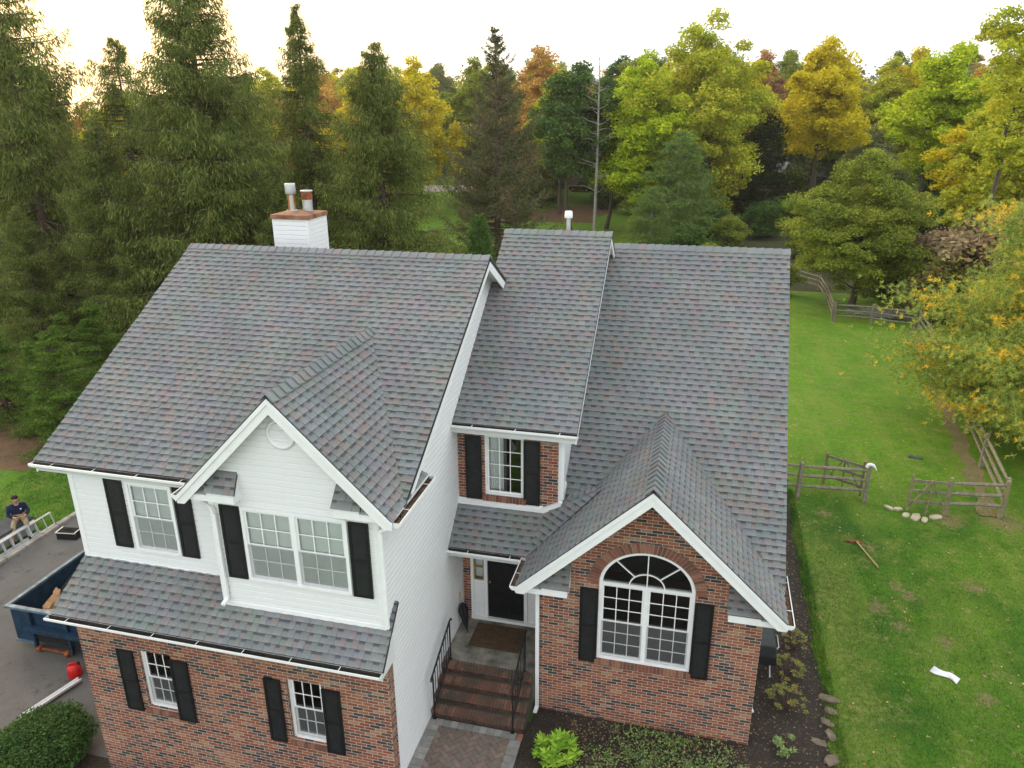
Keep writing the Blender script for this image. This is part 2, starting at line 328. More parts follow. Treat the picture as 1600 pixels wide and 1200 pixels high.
# ================================================================== HOUSE
rng = random.Random(7)
EXP = .1435
def lin(K, v):
    for (a, l0, r0), (b, l1, r1) in zip(K, K[1:]):
        if v <= b or (b, l1, r1) == tuple(K[-1]):
            t = (v-a)/(b-a) if b > a else 0; return l0+(l1-l0)*t, r0+(r1-r0)*t
def shingles(mb, O, U, W, K):
    """tabs laid in courses on the plane O + u*U + v*W, between the side lines K = [(v, uL, uR), ...]"""
    O, U, W = Vector(O), Vector(U).normalized(), Vector(W).normalized(); Nn = U.cross(W).normalized()
    if Nn.z < 0: Nn = -Nn
    vmax = K[-1][0]; n = int(math.ceil(vmax/EXP))
    def P(u, v, h): return tuple(O+U*u+W*v+Nn*h)
    for k in range(n):
        v0 = k*EXP; v1 = min((k+1)*EXP, vmax)
        l0, r0 = lin(K, v0); l1, r1 = lin(K, v1); lo = min(l0, l1); hi = max(r0, r1)
        u = lo-rng.random()*.3; raised = rng.random() < .5
        while u < hi:
            wd = rng.uniform(.095, .15) if raised else rng.uniform(.08, .125)
            a0, b0 = max(u, l0), min(u+wd, r0); a1, b1 = max(u, l1), min(u+wd, r1)
            if b0-a0 > .004 or b1-a1 > .004:
                a0 = min(max(u, l0), max(r0, l0)); b0 = max(a0, b0); a1 = min(a1, max(r1, l1)); b1 = max(a1, b1)
                t = .024 if raised else .012; t += rng.uniform(-.001, .001)
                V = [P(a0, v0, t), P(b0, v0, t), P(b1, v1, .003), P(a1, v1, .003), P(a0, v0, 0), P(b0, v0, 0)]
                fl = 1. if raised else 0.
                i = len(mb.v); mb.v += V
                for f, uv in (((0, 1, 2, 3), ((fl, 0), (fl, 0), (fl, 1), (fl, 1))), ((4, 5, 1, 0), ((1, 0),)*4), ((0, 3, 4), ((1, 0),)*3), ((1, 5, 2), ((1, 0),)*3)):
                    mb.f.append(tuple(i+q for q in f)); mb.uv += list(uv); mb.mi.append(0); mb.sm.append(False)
            u += wd; raised = not raised if rng.random() < .93 else raised
def deck(mb, O, U, W, K, th=.07, mi=1):
    O, U, W = Vector(O), Vector(U).normalized(), Vector(W).normalized(); Nn = U.cross(W).normalized()
    if Nn.z < 0: Nn = -Nn
    L = [(v, l) for v, l, r in K]; Rr = [(v, r) for v, l, r in K][::-1]
    poly = [O+W*v+U*l for v, l in L]+[O+W*v+U*r for v, r in Rr]
    q = []
    for p in poly:
        if not q or (p-q[-1]).length > .002: q.append(p)
    if (q[0]-q[-1]).length < .002: q.pop()
    n = len(q); V = q+[p-Nn*th for p in q]
    V = [tuple(p-Nn*.001) for p in V]
    mb.idx(V, [tuple(range(n)), tuple(range(2*n-1, n-1, -1))]+[(i, (i+1) % n, n+(i+1) % n, n+i) for i in range(n)], mi)
def roof_part(name, planes, parent, label=None):
    mb = MB()
    for O, U, W, K, dk in planes:
        shingles(mb, O, U, W, K)
        if dk: deck(mb, O, U, W, K)
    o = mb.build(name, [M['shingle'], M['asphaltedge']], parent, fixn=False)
    if label: o['label'] = label
    return o
def ridge_caps(name, a, b, d1, d2, parent, wd=.17, ex=.20, hh=.048):
    a, b, d1, d2 = Vector(a), Vector(b), Vector(d1).normalized(), Vector(d2).normalized()
    L = (b-a).length; d = (b-a)/L; n = int(L/ex); mb = MB(); up = -(d1+d2).normalized()
    for k in range(n+1):
        s0 = k*ex; s1 = min(s0+ex+.05, L)
        if s1-s0 < .03: continue
        h0 = hh+rng.uniform(-.003, .004); h1 = .022; wv = wd+rng.uniform(-.006, .006)
        A0 = a+d*s0+up*h0; A1 = a+d*s1+up*h1
        V = [A0+d1*wv, A0, A0+d2*wv, A1+d1*wv, A1, A1+d2*wv]; V += [p-up*.035 for p in V[:3]]
        mb.idx([tuple(p) for p in V], [(0, 1, 4, 3), (1, 2, 5, 4), (6, 7, 1, 0), (7, 8, 2, 1), (6, 0, 3), (8, 5, 2)], 0, False, uvf=lambda p: (1., 0.))
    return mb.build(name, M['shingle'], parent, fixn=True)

def siding(mb, O, D, Nn, z0, z1, bl, br, ex=.112, dp=.026, holes=()):
    """lapped vinyl boards in the vertical plane through O; bl/br give the side limits at height z; holes = (u0, u1, z0, z1)"""
    O, D, Nn = Vector(O), Vector(D), Vector(Nn); z = z0
    def prof(t): return dp if t < .80 else dp+(.001-dp)*((t-.80)/.20)
    def P(u, zz, h): p = O+D*u+Nn*h; return (p.x, p.y, zz)
    while z < z1-.01:
        zt = min(z+ex, z1); cuts = sorted({z, z+.80*ex, zt} | {h[k] for h in holes for k in (2, 3)}); cuts = [c for c in cuts if z <= c <= zt]
        for p, q_ in zip(cuts, cuts[1:]):
            if q_-p < 1e-4: continue
            mid_ = (p+q_)/2; a0, b0, a1, b1 = bl(p), br(p), bl(q_), br(q_)
            if not (b0 > a0 or b1 > a1): continue
            if b1 < a1: a1 = b1 = (a1+b1)/2
            if b0 < a0: a0 = b0 = (a0+b0)/2
            segs = [(a0, b0, a1, b1)]
            for h in holes:
                if h[2] < mid_ < h[3]:
                    ns = []
                    for s in segs:
                        if h[1] <= min(s[0], s[2]) or h[0] >= max(s[1], s[3]): ns.append(s); continue
                        if s[0] < h[0]: ns.append((s[0], h[0], s[2], h[0]))
                        if s[1] > h[1]: ns.append((h[1], s[1], h[1], s[3]))
                    segs = ns
            h0, h1 = prof((p-z)/ex), prof((q_-z)/ex-1e-6)
            for (s0, e0, s1_, e1) in segs:
                mb.face([P(s0, p, h0), P(e0, p, h0), P(e1, q_, h1), P(s1_, q_, h1)])
                if abs(p-z) < 1e-6: mb.face([P(s0, p, 0), P(e0, p, 0), P(e0, p, h0), P(s0, p, h0)])
        z = zt
def wall_poly(mb, outer, holes, P, depth=.11, mi=0, back=True):
    """flat wall with openings and brick reveals. outer/holes: (u,v) loops, P(u,v,d) -> point at depth d behind the face"""
    loops = [outer]+holes; flat = [q for l in loops for q in l]
    tris = tessellate_polygon([[Vector((q[0], q[1], 0)) for q in l] for l in loops])
    base = len(mb.v)
    for t in tris: mb.face([P(flat[i][0], flat[i][1], 0) for i in t], [flat[i] for i in t], mi)
    if back:
        for t in tris: mb.face([P(flat[i][0], flat[i][1], depth+.12) for i in t], [flat[i] for i in t], mi)
    for h in holes:
        s = 0
        for i in range(len(h)):
            a, b = h[i], h[(i+1) % len(h)]; L = math.hypot(a[0]-b[0], a[1]-b[1])
            vert = abs(a[0]-b[0]) < 1e-4
            uv = [(s, 0), (s+L, 0), (s+L, depth), (s, depth)] if not vert else [(0, a[1]), (0, b[1]), (depth, b[1]), (depth, a[1])]
            mb.face([P(a[0], a[1], 0), P(b[0], b[1], 0), P(b[0], b[1], depth+.1), P(a[0], a[1], depth+.1)], uv, mi); s += L
def rect(x0, x1, z0, z1): return [(x0, z0), (x1, z0), (x1, z1), (x0, z1)]

house = empty('house', (0, 0, 0))
tag(house, 'two-storey brick and white-sided house with grey shingled gables in the middle of the lawn', 'house')

# ---- roofs
def slope(x0, x1, ye, ze, yr, zr):
    L = math.hypot(yr-ye, zr-ze); return ((0, ye, ze), (1, 0, 0), (0, (yr-ye)/L, (zr-ze)/L), [(0, x0, x1), (L, x0, x1)], True)
XL, XR1, YE1, ZE1, YR1, ZR1 = -11.60, -4.348, 10.11, 5.925, 15.43, 8.984
s1 = (ZR1-ZE1)/(YR1-YE1)
garage_roof = roof_part('roof', [slope(XL, XR1, YE1, ZE1, YR1, ZR1), slope(XL, XR1, 2*YR1-YE1, ZE1, YR1, ZR1)], house, 'broad roof over the left wing')
ridge_caps('ridge_cap', (XR1, YR1, ZR1), (XL, YR1, ZR1), (0, -1, -s1), (0, 1, -s1), garage_roof)
# front gable over the bay
def gable(x0, x1, yf, ze, za, yback_e, yback_r):
    xc = (x0+x1)/2; hw = (x1-x0)/2; L = math.hypot(hw, za-ze)
    K = [(0, yf, yback_e), (L, yf, yback_r)]
    return [((x0, 0, ze), (0, 1, 0), (hw/L, 0, (za-ze)/L), K, True), ((x1, 0, ze), (0, 1, 0), (-hw/L, 0, (za-ze)/L), K, True)]
gX0, gX1, gY, gZ = -8.197, -4.355, 9.566, 7.836
g1 = roof_part('roof', gable(gX0, gX1, gY, ZE1, gZ, 10.3, 13.55), house, 'steep gable roof over the white bay')
gs = (gZ-ZE1)/1.921
ridge_caps('ridge_cap', ((gX0+gX1)/2, gY-.02, gZ), ((gX0+gX1)/2, 13.5, gZ), (-1, 0, -gs), (1, 0, -gs), g1, hh=.075, wd=.18)
# closed valleys: a woven strip of shingles where the gable meets the big roof
def valley(mb, a, b, w1, w2, n1, n2):
    pass
# short eave return behind the right foot of the gable
r = roof_part('eave_return', [((-4.36, 0, ZE1+.0), (0, 1, 0), (-.74, 0, .67), [(0, 9.9, 11.25), (.45, 9.9, 11.05)], True)], house)
# skirt roof
sk0, skz, sk1, skz1 = 9.25, 3.273, 10.2, 3.98; L = math.hypot(sk1-sk0, skz1-skz)
skirt = roof_part('skirt_roof', [((0, sk0, skz), (1, 0, 0), (0, (sk1-sk0)/L, (skz1-skz)/L), [(0, -11.10, -4.545), (L, -11.0, -4.62)], True)], house)
# middle roof
mid = roof_part('roof', [slope(-4.70, -2.106, 13.532, 5.941, 18.091, 9.148), slope(-4.70, -2.106, 22.65, 5.941, 18.091, 9.148)], house, 'tall narrow roof over the entrance')
ridge_caps('ridge_cap', (-2.09, 18.091, 9.148), (-4.72, 18.091, 9.148), (0, -1, -.7034), (0, 1, -.7034), mid)
# right roof and porch
s3_ = .879; z13 = 3.328+s3_*(13.83-13.028); Lp = math.hypot(.80, z13-3.328); Lr = math.hypot(19.151-13.028, 8.709-3.328); Wr = (0, 6.123/Lr, 5.381/Lr)
rightroof = roof_part('roof', [((0, 13.028, 3.328), (1, 0, 0), Wr, [(0, -4.70, 2.019), (Lp, -4.70, 2.019), (Lp+.001, -2.45, 2.019), (Lr, -2.45, 2.019)], False),
    slope(-2.45, 2.019, 25.27, 3.328, 19.151, 8.709)], house, 'long roof over the right wing and porch')
mb = MB(); deck(mb, (0, 13.028, 3.328), (1, 0, 0), Wr, [(0, -4.70, 2.019), (Lp, -4.70, 2.019)]); deck(mb, (0, 13.028, 3.328), (1, 0, 0), Wr, [(Lp+.001, -2.45, 2.019), (Lr, -2.45, 2.019)]); mb.build('roof_deck', M['asphaltedge'], rightroof)
ridge_caps('ridge_cap', (2.03, 19.151, 8.709), (-2.45, 19.151, 8.709), (0, -1, -.879), (0, 1, -.879), rightroof)
hX0, hX1, hY, hZ = -2.979, 1.975, 12.005, 5.665; hs = (hZ-3.328)/2.477
g2 = roof_part('roof', gable(hX0, hX1, hY, 3.328, hZ, 13.028, 15.687), house, 'gable roof over the arched window')
ridge_caps('ridge_cap', (-.502, hY-.02, hZ), (-.502, 15.66, hZ), (-1, 0, -hs), (1, 0, -hs), g2, wd=.21, hh=.08)
# cricket between the porch, the gable and the middle wall
mb = MB(); C = [Vector(p) for p in ((-2.98, 13.03, 3.350), (-2.835, 13.83, 4.0), (-2.45, 13.84, 4.24), (-2.0, 14.3, 4.475), (-1.62, 13.75, 4.66))]
mb2 = MB()
for a, b, c_ in ((0, 1, 4), (1, 2, 4), (2, 3, 4)):
    P0, P1, P2 = C[a], C[b], C[c_]
    mb2.face([P0, P1, P2], [(1, 0)]*3)
cr_o = None
def tri_shingles(mb, A, B, Cc):
    """clip horizontal tab courses to a triangle"""
    A, B, Cc = Vector(A), Vector(B), Vector(Cc); nrm = (B-A).cross(Cc-A).normalized()
    if nrm.z < 0: nrm = -nrm
    U = Vector((nrm.y, -nrm.x, 0)).normalized(); W = nrm.cross(U).normalized()
    if W.z < 0: W = -W
    pts = sorted([((p-A).dot(W), (p-A).dot(U)) for p in (A, B, Cc)]); v0 = pts[0][0]; (va, ua), (vb, ub), (vc, uc) = pts
    t = (vb-va)/(vc-va) if vc > va else 0; um = ua+(uc-ua)*t
    K = [(0, ua, ua), (vb-v0+1e-5, min(ub, um), max(ub, um)), (vc-v0+2e-5, uc, uc)]
    shingles(mb, A+W*v0, U, W, K)
for a, b, c_ in ((0, 1, 4), (1, 2, 4), (2, 3, 4)): tri_shingles(mb, C[a], C[b], C[c_])
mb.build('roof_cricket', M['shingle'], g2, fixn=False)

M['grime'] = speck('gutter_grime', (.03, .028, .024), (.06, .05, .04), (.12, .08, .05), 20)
# ---- gutters, fascia
def gutter(a, b, out, name='gutter', leaves=False):
    a, b, out = Vector(a), Vector(b), Vector(out); mb = MB(); w_, h_, t = .125, .095, .006
    def ring(p): return [p+Vector((0, 0, h)) + out*o for o, h in ((0, 0), (0, -h_), (w_*.62, -h_), (w_, -h_*.45), (w_, .0), (w_-.016, .0), (w_-.016, -.012), (w_-t, -.012), (w_-t, -h_*.42), (w_*.6, -h_+t), (t, -h_+t), (t, 0))]
    ra, rb = ring(a), ring(b); n = len(ra)
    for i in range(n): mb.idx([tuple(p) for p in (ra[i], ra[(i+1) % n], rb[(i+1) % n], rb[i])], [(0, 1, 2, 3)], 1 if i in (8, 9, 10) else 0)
    for rr in (ra, rb):
        e = [rr[0], rr[1], rr[2], rr[3], rr[4]]; mb.face([tuple(p) for p in e])
    o = mb.build(name, [M['trim'], M['grime']], house, fixn=False)
    L = (b-a).length; d = (b-a)/L; nb = MB()
    k = .45
    while k < L:
        nb = MB(); p = a+d*k+Vector((0, 0, -.004)); nb.bar(p+out*.006, p+out*(w_-.006), .012, .006); k += .9; nb.build('gutter_strap', M['trim'], o)
    if leaves:
        lb = MB(); k = 0.05
        while k < L-.05:
            p = a+d*k+out*rng.uniform(.03, .09)+Vector((0, 0, -.045+rng.uniform(-.02, .015))); s = rng.uniform(.02, .05); an = rng.uniform(0, PI)
            x = Vector((math.cos(an), math.sin(an), rng.uniform(-.3, .3)))*s; y_ = Vector((-math.sin(an), math.cos(an), rng.uniform(-.3, .3)))*s*.7
            lb.face([p-x, p+y_, p+x, p-y_]); k += .006
        lb.build('gutter_leaves', M['needles'], o)['kind'] = 'stuff'
    return o
def downspout(pts, name='downspout', w_=.075, d_=.055, par=None):
    mb = MB()
    for a, b in zip(pts, pts[1:]): mb.bar(a, b, w_, d_, (0, 1, 0) if abs(b[2]-a[2]) > .3 else (0, 0, 1))
    for z in (pts[0][2]-.5, (pts[0][2]+pts[-1][2])/2, pts[-1][2]+.5):
        pass
    return mb.build(name, M['trim'], par or house, bevel=.006)
gutter((-11.62, YE1, ZE1-.02), (gX0+.02, YE1, ZE1-.02), (0, -1, 0))
gutter((gX1+.005, 9.60, ZE1-.03), (gX1+.005, 11.25, ZE1-.03), (1, 0, 0), leaves=True)
gutter((gX0-.005, 9.60, ZE1-.03), (gX0-.005, 10.09, ZE1-.03), (-1, 0, 0))
gutter((-11.14, sk0, skz-.02), (-4.56, sk0, skz-.02), (0, -1, 0))
gutter((-4.69, 13.532, 5.93), (-2.09, 13.532, 5.93), (0, -1, 0))
gutter((-4.69, 13.028, 3.31), (-3.10, 13.028, 3.31), (0, -1, 0))
gutter((-2.985, 12.02, 3.31), (-2.985, 13.02, 3.31), (-1, 0, 0), leaves=True)
gutter((1.98, 12.02, 3.31), (1.98, 13.6, 3.31), (1, 0, 0), leaves=True)
for bx_ in ((-11.55, gX0, YE1+.002, YE1+.03, ZE1-.20, ZE1-.03), (-11.08, -4.56, sk0+.002, sk0+.028, skz-.19, skz-.035), (-4.70, -2.12, 13.534, 13.56, 5.72, 5.90), (-4.70, -2.98, 13.03, 13.06, 3.12, 3.29)):
    mb = MB(); mb.box(*bx_); mb.build('fascia', M['soffit'], house)
for bx_ in ((-11.55, -7.75, YE1+.03, 10.2, ZE1-.20, ZE1-.17), (-11.08, -4.60, sk0+.028, 9.65, skz-.19, skz-.16), (-4.70, -2.12, 13.56, 13.83, 5.72, 5.75), (-4.70, -2.70, 13.06, 13.94, 3.12, 3.15)):
    mb = MB(); mb.box(*bx_); mb.build('soffit', M['soffit'], house)
mb = MB(); mb.prism([(sk0, skz-.19), (sk0, skz-.04), (9.82, 3.62), (9.82, skz-.19)], 'x', -4.60, -4.575); mb.build('soffit_end', M['soffit'], house)

# ---- rake boards
def rake(xa, za, xf, zf, y0, y1, vt, drop=.05, name='rake_board', trim=True, mat='trim'):
    mb = MB(); d = .012 if xf > xa else -.012
    sl_ = (za-zf)/abs(xa-xf); sg = 1 if xa > xf else -1; zc = zf-.155; cut = max(0., (drop+vt-.155)/sl_)
    mb.prism([(xa, za-drop), (xf, zf-drop), (xf, zc), (xf+sg*cut, zc), (xa, za-drop-vt)] if drop+vt > .16 else [(xa, za-drop), (xf, zf-drop), (xf, zf-drop-vt), (xa, za-drop-vt)], 'y', y0, y1)
    if trim: mb.prism([(xa, za-drop+.02), (xf+d, zf-drop+.02), (xf+d, zf-drop-.07), (xa, za-drop-.07)], 'y', y0-.022, y0+.01)
    return mb.build(name, M[mat], house)
gc = (gX0+gX1)/2; hc = -.502
for xf in (gX0, gX1):
    rake(gc, gZ, xf, ZE1, gY-.005, gY+.03, .24); rake(gc, gZ, xf, ZE1, gY+.03, 9.82, .10, drop=.07, name='gable_soffit', trim=False, mat='soffit')
for xf in (hX0, hX1):
    rake(hc, hZ, xf, 3.328, hY-.005, hY+.03, .25); rake(hc, hZ, xf, 3.328, hY+.03, 12.51, .10, drop=.07, name='gable_soffit', trim=False, mat='soffit')
def siderake(xw, x, ye, ze, yr, zr, vt=.17, name='rake_board'):     # rakes of the side gables
    mb = MB(); a, b = (x-.03, x-.004) if x > xw else (x+.004, x+.03)
    mb.prism([(ye, ze-.06), (yr, zr-.06), (yr, zr-.06-vt), (ye, ze-.06-vt)], 'x', a, b)
    mb.prism([(ye, ze-.075), (yr, zr-.075), (yr, zr-.1), (ye, ze-.1)], 'x', min(xw, a), max(xw, b))
    return mb.build(name, M['trim'], house)
siderake(-4.71, XR1, YE1+.32, ZE1+.32*s1, YR1, ZR1); siderake(-4.71, XR1, 2*YR1-YE1, ZE1, YR1, ZR1, .24)
siderake(-10.95, XL, YE1, ZE1, YR1, ZR1); siderake(-10.95, XL, 2*YR1-YE1, ZE1, YR1, ZR1)
siderake(-2.47, -2.106, 13.53, 5.941, 18.09, 9.148); siderake(-2.47, -2.106, 22.65, 5.941, 18.09, 9.148)
siderake(1.63, 2.019, 13.03, 3.328, 19.15, 8.709); siderake(1.63, 2.019, 25.27, 3.328, 19.15, 8.709)

# ---- gable returns: little shingled ledges in the corners of the gables
def ret(x0, x1, yw, yf, zt, zb, f0, f1):
    mb = MB(); L = math.hypot(yw-yf, zt-zb); shingles(mb, (0, yf-.02, zb), (1, 0, 0), (0, (yw-yf+.02)/L, (zt-zb)/L), [(0, x0-.03, x1+.03), (L, x0, x1)])
    deck(mb, (0, yf-.02, zb), (1, 0, 0), (0, (yw-yf+.02)/L, (zt-zb)/L), [(0, x0-.03, x1+.03), (L, x0, x1)], .03)
    o = mb.build('gable_return', [M['shingle'], M['asphaltedge']], house, fixn=False)
    b = MB(); b.prism([(yf, zb-.035), (yw, zt-.05), (yw, zb-.17), (yf, zb-.17)], 'x', x0, x1)
    for a_, c_ in ((f0, x0), (x1, f1)):
        if c_-a_ > .02: b.box(a_, c_, yf, yw, zb-.17, zb-.06)
    b.build('return_box', M['trim'], o)
ret(-7.64, -7.14, 9.82, 9.60, 6.38, 6.02, -8.05, -7.14); ret(-5.36, -4.91, 9.82, 9.60, 6.38, 6.02, -5.36, -4.52)
ret(-2.50, -2.0, 12.51, 12.12, 3.68, 3.30, -2.88, -2.0); ret(.97, 1.54, 12.51, 12.12, 3.62, 3.30, .97, 1.88)

# ---- walls
def wallobj(name, mb, mat, **k): return mb.build(name, mat, house, **k)
# brick front of the left wing
BY = 9.65
W1 = (-9.74, -9.02, 1.065, 2.40); W2 = (-6.655, -5.955, .99, 2.37)
mb = MB(); wall_poly(mb, rect(-11.03, -4.65, -1.3, 3.2), [rect(*W1), rect(*W2)], lambda u, v, d: (u, BY+d, v))
mb.face([(-4.65, BY, -1.3), (-4.65, 9.83, -1.3), (-4.65, 9.83, 3.2), (-4.65, BY, 3.2)], [(0, -1.3), (.18, -1.3), (.18, 3.2), (0, 3.2)])
mb.face([(-11.03, BY, -1.3), (-11.03, 21, -1.3), (-11.03, 21, 3.3), (-11.03, BY, 3.3)], [(0, -1.3), (11.35, -1.3), (11.35, 3.3), (0, 3.3)])
wallobj('brick_wall', mb, M['brick'], fixn=False)
# white side wall of the left wing (towards the entrance)
def wtop(y): return ZE1-.03+s1*(min(y, 2*YR1-y)-YE1)
mb = MB(); ytop = lambda z: 9.82 if z < ZE1-.1 else max(9.82, YE1+(z-ZE1+.06)/s1); yb = lambda z: 20.9 if z < ZE1-.1 else min(20.9, 2*YR1-YE1-(z-ZE1+.06)/s1)
siding(mb, (-4.71, 0, 0), (0, 1, 0), (1, 0, 0), .16, 8.92, lambda z: ytop(z), lambda z: yb(z), .112, .034)
mb.box(-4.75, -4.712, 9.83, 20.9, -.2, 5.8); wallobj('siding_wall', mb, M['siding'], fixn=False)
mb = MB(); mb.box(-4.72, -4.685, 9.84, 20.9, -.8, .17); wallobj('foundation', mb, M['concrete'])
# upper front wall
mb = MB(); siding(mb, (0, 10.2, 0), (1, 0, 0), (0, -1, 0), 3.95, 5.80, lambda z: -10.95, lambda z: -7.74, holes=[(-9.73, -8.82, 4.29, 5.68)]); mb.box(-10.95, -7.74, 10.36, 10.40, 3.6, 5.9)
wallobj('siding_wall', mb, M['siding'], fixn=False)
# left end wall
mb = MB(); siding(mb, (-10.95, 0, 0), (0, 1, 0), (-1, 0, 0), 3.2, 8.92, lambda z: 10.2 if z < ZE1 else YE1+(z-ZE1+.06)/s1, lambda z: 20.7 if z < ZE1-.1 else 2*YR1-YE1-(z-ZE1+.06)/s1)
wallobj('siding_wall', mb, M['siding'], fixn=False)
# bay with gable
mb = MB(); gt = gZ-.12
siding(mb, (0, 9.82, 0), (1, 0, 0), (0, -1, 0), 3.72, gt, lambda z: -7.74 if z < 6.1 else max(-7.74, gc-(gt-z)/gs), lambda z: -4.71 if z < 6.1 else min(-4.71, gc+(gt-z)/gs), .112, holes=[(-7.15, -5.26, 4.31, 5.70)])
siding(mb, (-7.74, 0, 0), (0, 1, 0), (-1, 0, 0), 3.78, 5.85, lambda z: 9.82, lambda z: 10.2)
mb.prism([(-7.73, 3.5), (-4.72, 3.5), (-4.72, 6.2), (gc, gt-.02), (-7.73, 6.2)], 'y', 10.0, 10.04)
wallobj('siding_wall', mb, M['siding'], fixn=False)
mb = MB()      # corner posts and bottom trims
for x, y, z0, z1 in ((-10.95, 10.2, 3.9, 5.8), (-7.74, 9.82, 3.72, 5.8), (-4.71, 9.82, 3.66, 5.8)):
    mb.box(x-.036, x+.07, y-.036, y+.02, z0, z1) if x < -5 else mb.box(x-.07, x+.038, y-.036, y+.07, z0, z1)
mb.box(-11.0, -7.76, 10.165, 10.2, 3.90, 3.99); mb.box(-7.77, -4.68, 9.78, 9.82, 3.66, 3.76)
wallobj('corner_trim', mb, M['trim'], bevel=.004)
# round louvred vent
mb = MB(); Mx = Matrix.Translation((-6.245, 9.815, 7.12)) @ Matrix.Rotation(R(90), 4, 'X')
mb.lathe([(.245, -.01), (.265, .03), (.235, .055), (.20, .045), (.195, .0)], n=40, M=Mx); v = mb.build('gable_vent', M['trim'], house)
mb = MB()
for k in range(-3, 4):
    z = k*.054; hw = math.sqrt(max(.0, .197**2-z*z))
    if hw > .02: mb.bar((-6.245-hw, 9.795, 7.12+z), (-6.245+hw, 9.795, 7.12+z), .036, .016, (0, .8, 1))
mb.build('louvres', M['trim'], v)
mb = MB(); mb.lathe([(.2, 0), (.0, .001)], n=30, M=Matrix.Translation((-6.245, 9.80, 7.12)) @ Matrix.Rotation(R(90), 4, 'X')); mb.build('vent_backing', M['greybox'], v)
# middle brick wall
MW = (-4.09, -3.24, 4.22, 5.61)
mb = MB(); wall_poly(mb, rect(-4.71, -2.47, 3.85, 5.74), [rect(*MW)], lambda u, v, d: (u, 13.83+d, v)); wallobj('brick_wall', mb, M['brick'], fixn=False)
mb = MB(); siding(mb, (-2.47, 0, 0), (0, 1, 0), (1, 0, 0), 4.0, 9.0, lambda z: 13.83 if z < 5.8 else 13.53+(z-5.9)/.7034, lambda z: 13.9+(z-4.0)/s3_+1.2 if z < 8.3 else 22.65-(z-5.9)/.7034)
mb.box(-2.51, -2.438, 13.79, 13.9, 4.1, 5.75); wallobj('siding_wall', mb, M['siding'], fixn=False)
mb = MB(); mb.prism([(13.83, 3.90), (13.75, 3.90), (13.745, 4.04), (13.79, 4.06), (13.83, 4.09)], 'x', -4.70, -2.835)
mb.bar((-2.84, 13.79, 3.99), (-2.44, 13.79, 4.20), .09, .13); mb.bar((-2.45, 13.77, 4.20), (-2.43, 14.2, 4.50), .07, .13)
wallobj('apron_flashing', mb, M['trim'])
mb = MB(); mb.box(-4.70, -2.5, 13.80, 13.829, 5.66, 5.74)
mb.build('frieze', M['brickunit'], house) if False else None
# soldier course of half bricks under the eave
mb = MB(); x = -4.69
while x < -2.53: mb.box(x, x+.058, 13.815, 13.832, 5.60+.03, 5.72); x += .068
mb.build('dentil_course', M['brickunit'], house)
# entry wall
mb = MB(); wall_poly(mb, rect(-4.71, -4.50, .9, 3.2), [], lambda u, v, d: (u, 13.94+d, v)); wallobj('brick_wall', mb, M['brick'], fixn=False)
# right wing brick gable front with arched opening
AX0, AX1, AZ0, AZ1 = -1.44, .375, 1.55, 3.34; acx = (AX0+AX1)/2; ar = (AX1-AX0)/2; NA = 24
arch = [(acx+ar*math.cos(PI*i/NA), AZ1-.02+.86*ar*math.sin(PI*i/NA)) for i in range(1, NA)]
opening = [(AX0, AZ0), (AX1, AZ0), (AX1, AZ1-.02)]+arch+[(AX0, AZ1-.02)]
mb = MB(); wall_poly(mb, [(-2.70, -.5), (1.63, -.5), (1.63, 3.6), (hc, 3.6+hs*2.13), (-2.70, 3.53)], [opening], lambda u, v, d: (u, 12.51+d, v))
mb.face([(-2.70, 12.51, -.5), (-2.70, 13.95, -.5), (-2.70, 13.95, 3.4), (-2.70, 12.51, 3.4)], [(0, -.5), (1.44, -.5), (1.44, 3.4), (0, 3.4)])
mb.face([(1.63, 12.51, -.5), (1.63, 13.2, -.5), (1.63, 13.2, 3.3), (1.63, 12.51, 3.3)], [(0, -.5), (.69, -.5), (.69, 3.3), (0, 3.3)])
wallobj('brick_wall', mb, M['brick'], fixn=False)
mb = MB(); siding(mb, (1.62, 0, 0), (0, 1, 0), (1, 0, 0), .3, 8.6, lambda z: 13.2 if z < 3.3 else 13.03+(z-3.26)/s3_, lambda z: 25 if z < 3.3 else 25.27-(z-3.26)/s3_); wallobj('siding_wall', mb, M['siding'], fixn=False)
mb = MB(); mb.box(1.60, 1.625, 13.2, 25, -.8, .3); mb.box(-10.9, 1.6, 24.95, 25, -2, .0); wallobj('foundation', mb, M['concrete'])
mb = MB(); siding(mb, (0, 20.9, 0), (1, 0, 0), (0, 1, 0), -1.2, 5.8, lambda z: -10.95, lambda z: -4.71)
siding(mb, (0, 22.3, 0), (1, 0, 0), (0, 1, 0), -.5, 5.8, lambda z: -4.71, lambda z: -2.47); siding(mb, (0, 25, 0), (1, 0, 0), (0, 1, 0), -.3, 3.3, lambda z: -2.47, lambda z: 1.62); wallobj('siding_wall', mb, M['siding'], fixn=False)
# dark rooms behind the windows
mb = MB(); mb.box(-2.66, 1.58, 12.8, 17, .9, 1.0); mb.box(-2.66, 1.58, 16.5, 16.6, .9, 6); mb.box(-4.68, -2.5, 13.9, 17, 3.7, 3.8); mb.box(-4.68, -2.5, 16.6, 16.7, 3.7, 7); mb.box(-10.9, -4.8, 9.9, 14, .0, .1); mb.box(-10.9, -4.8, 13.5, 13.6, -1, 3.5); mb.box(-10.9, -4.8, 10.0, 14, 3.1, 3.2)
mb.build('room_shell', M['shadow_room'], house)

mb = MB(); mb.box(-1.55, .50, 12.94, 12.97, 3.34, 4.40); mb.build('added_fanlight_shade_panel', M['dark'], house)  # added dark panel hides the roof deck, stands for shade behind the fanlight
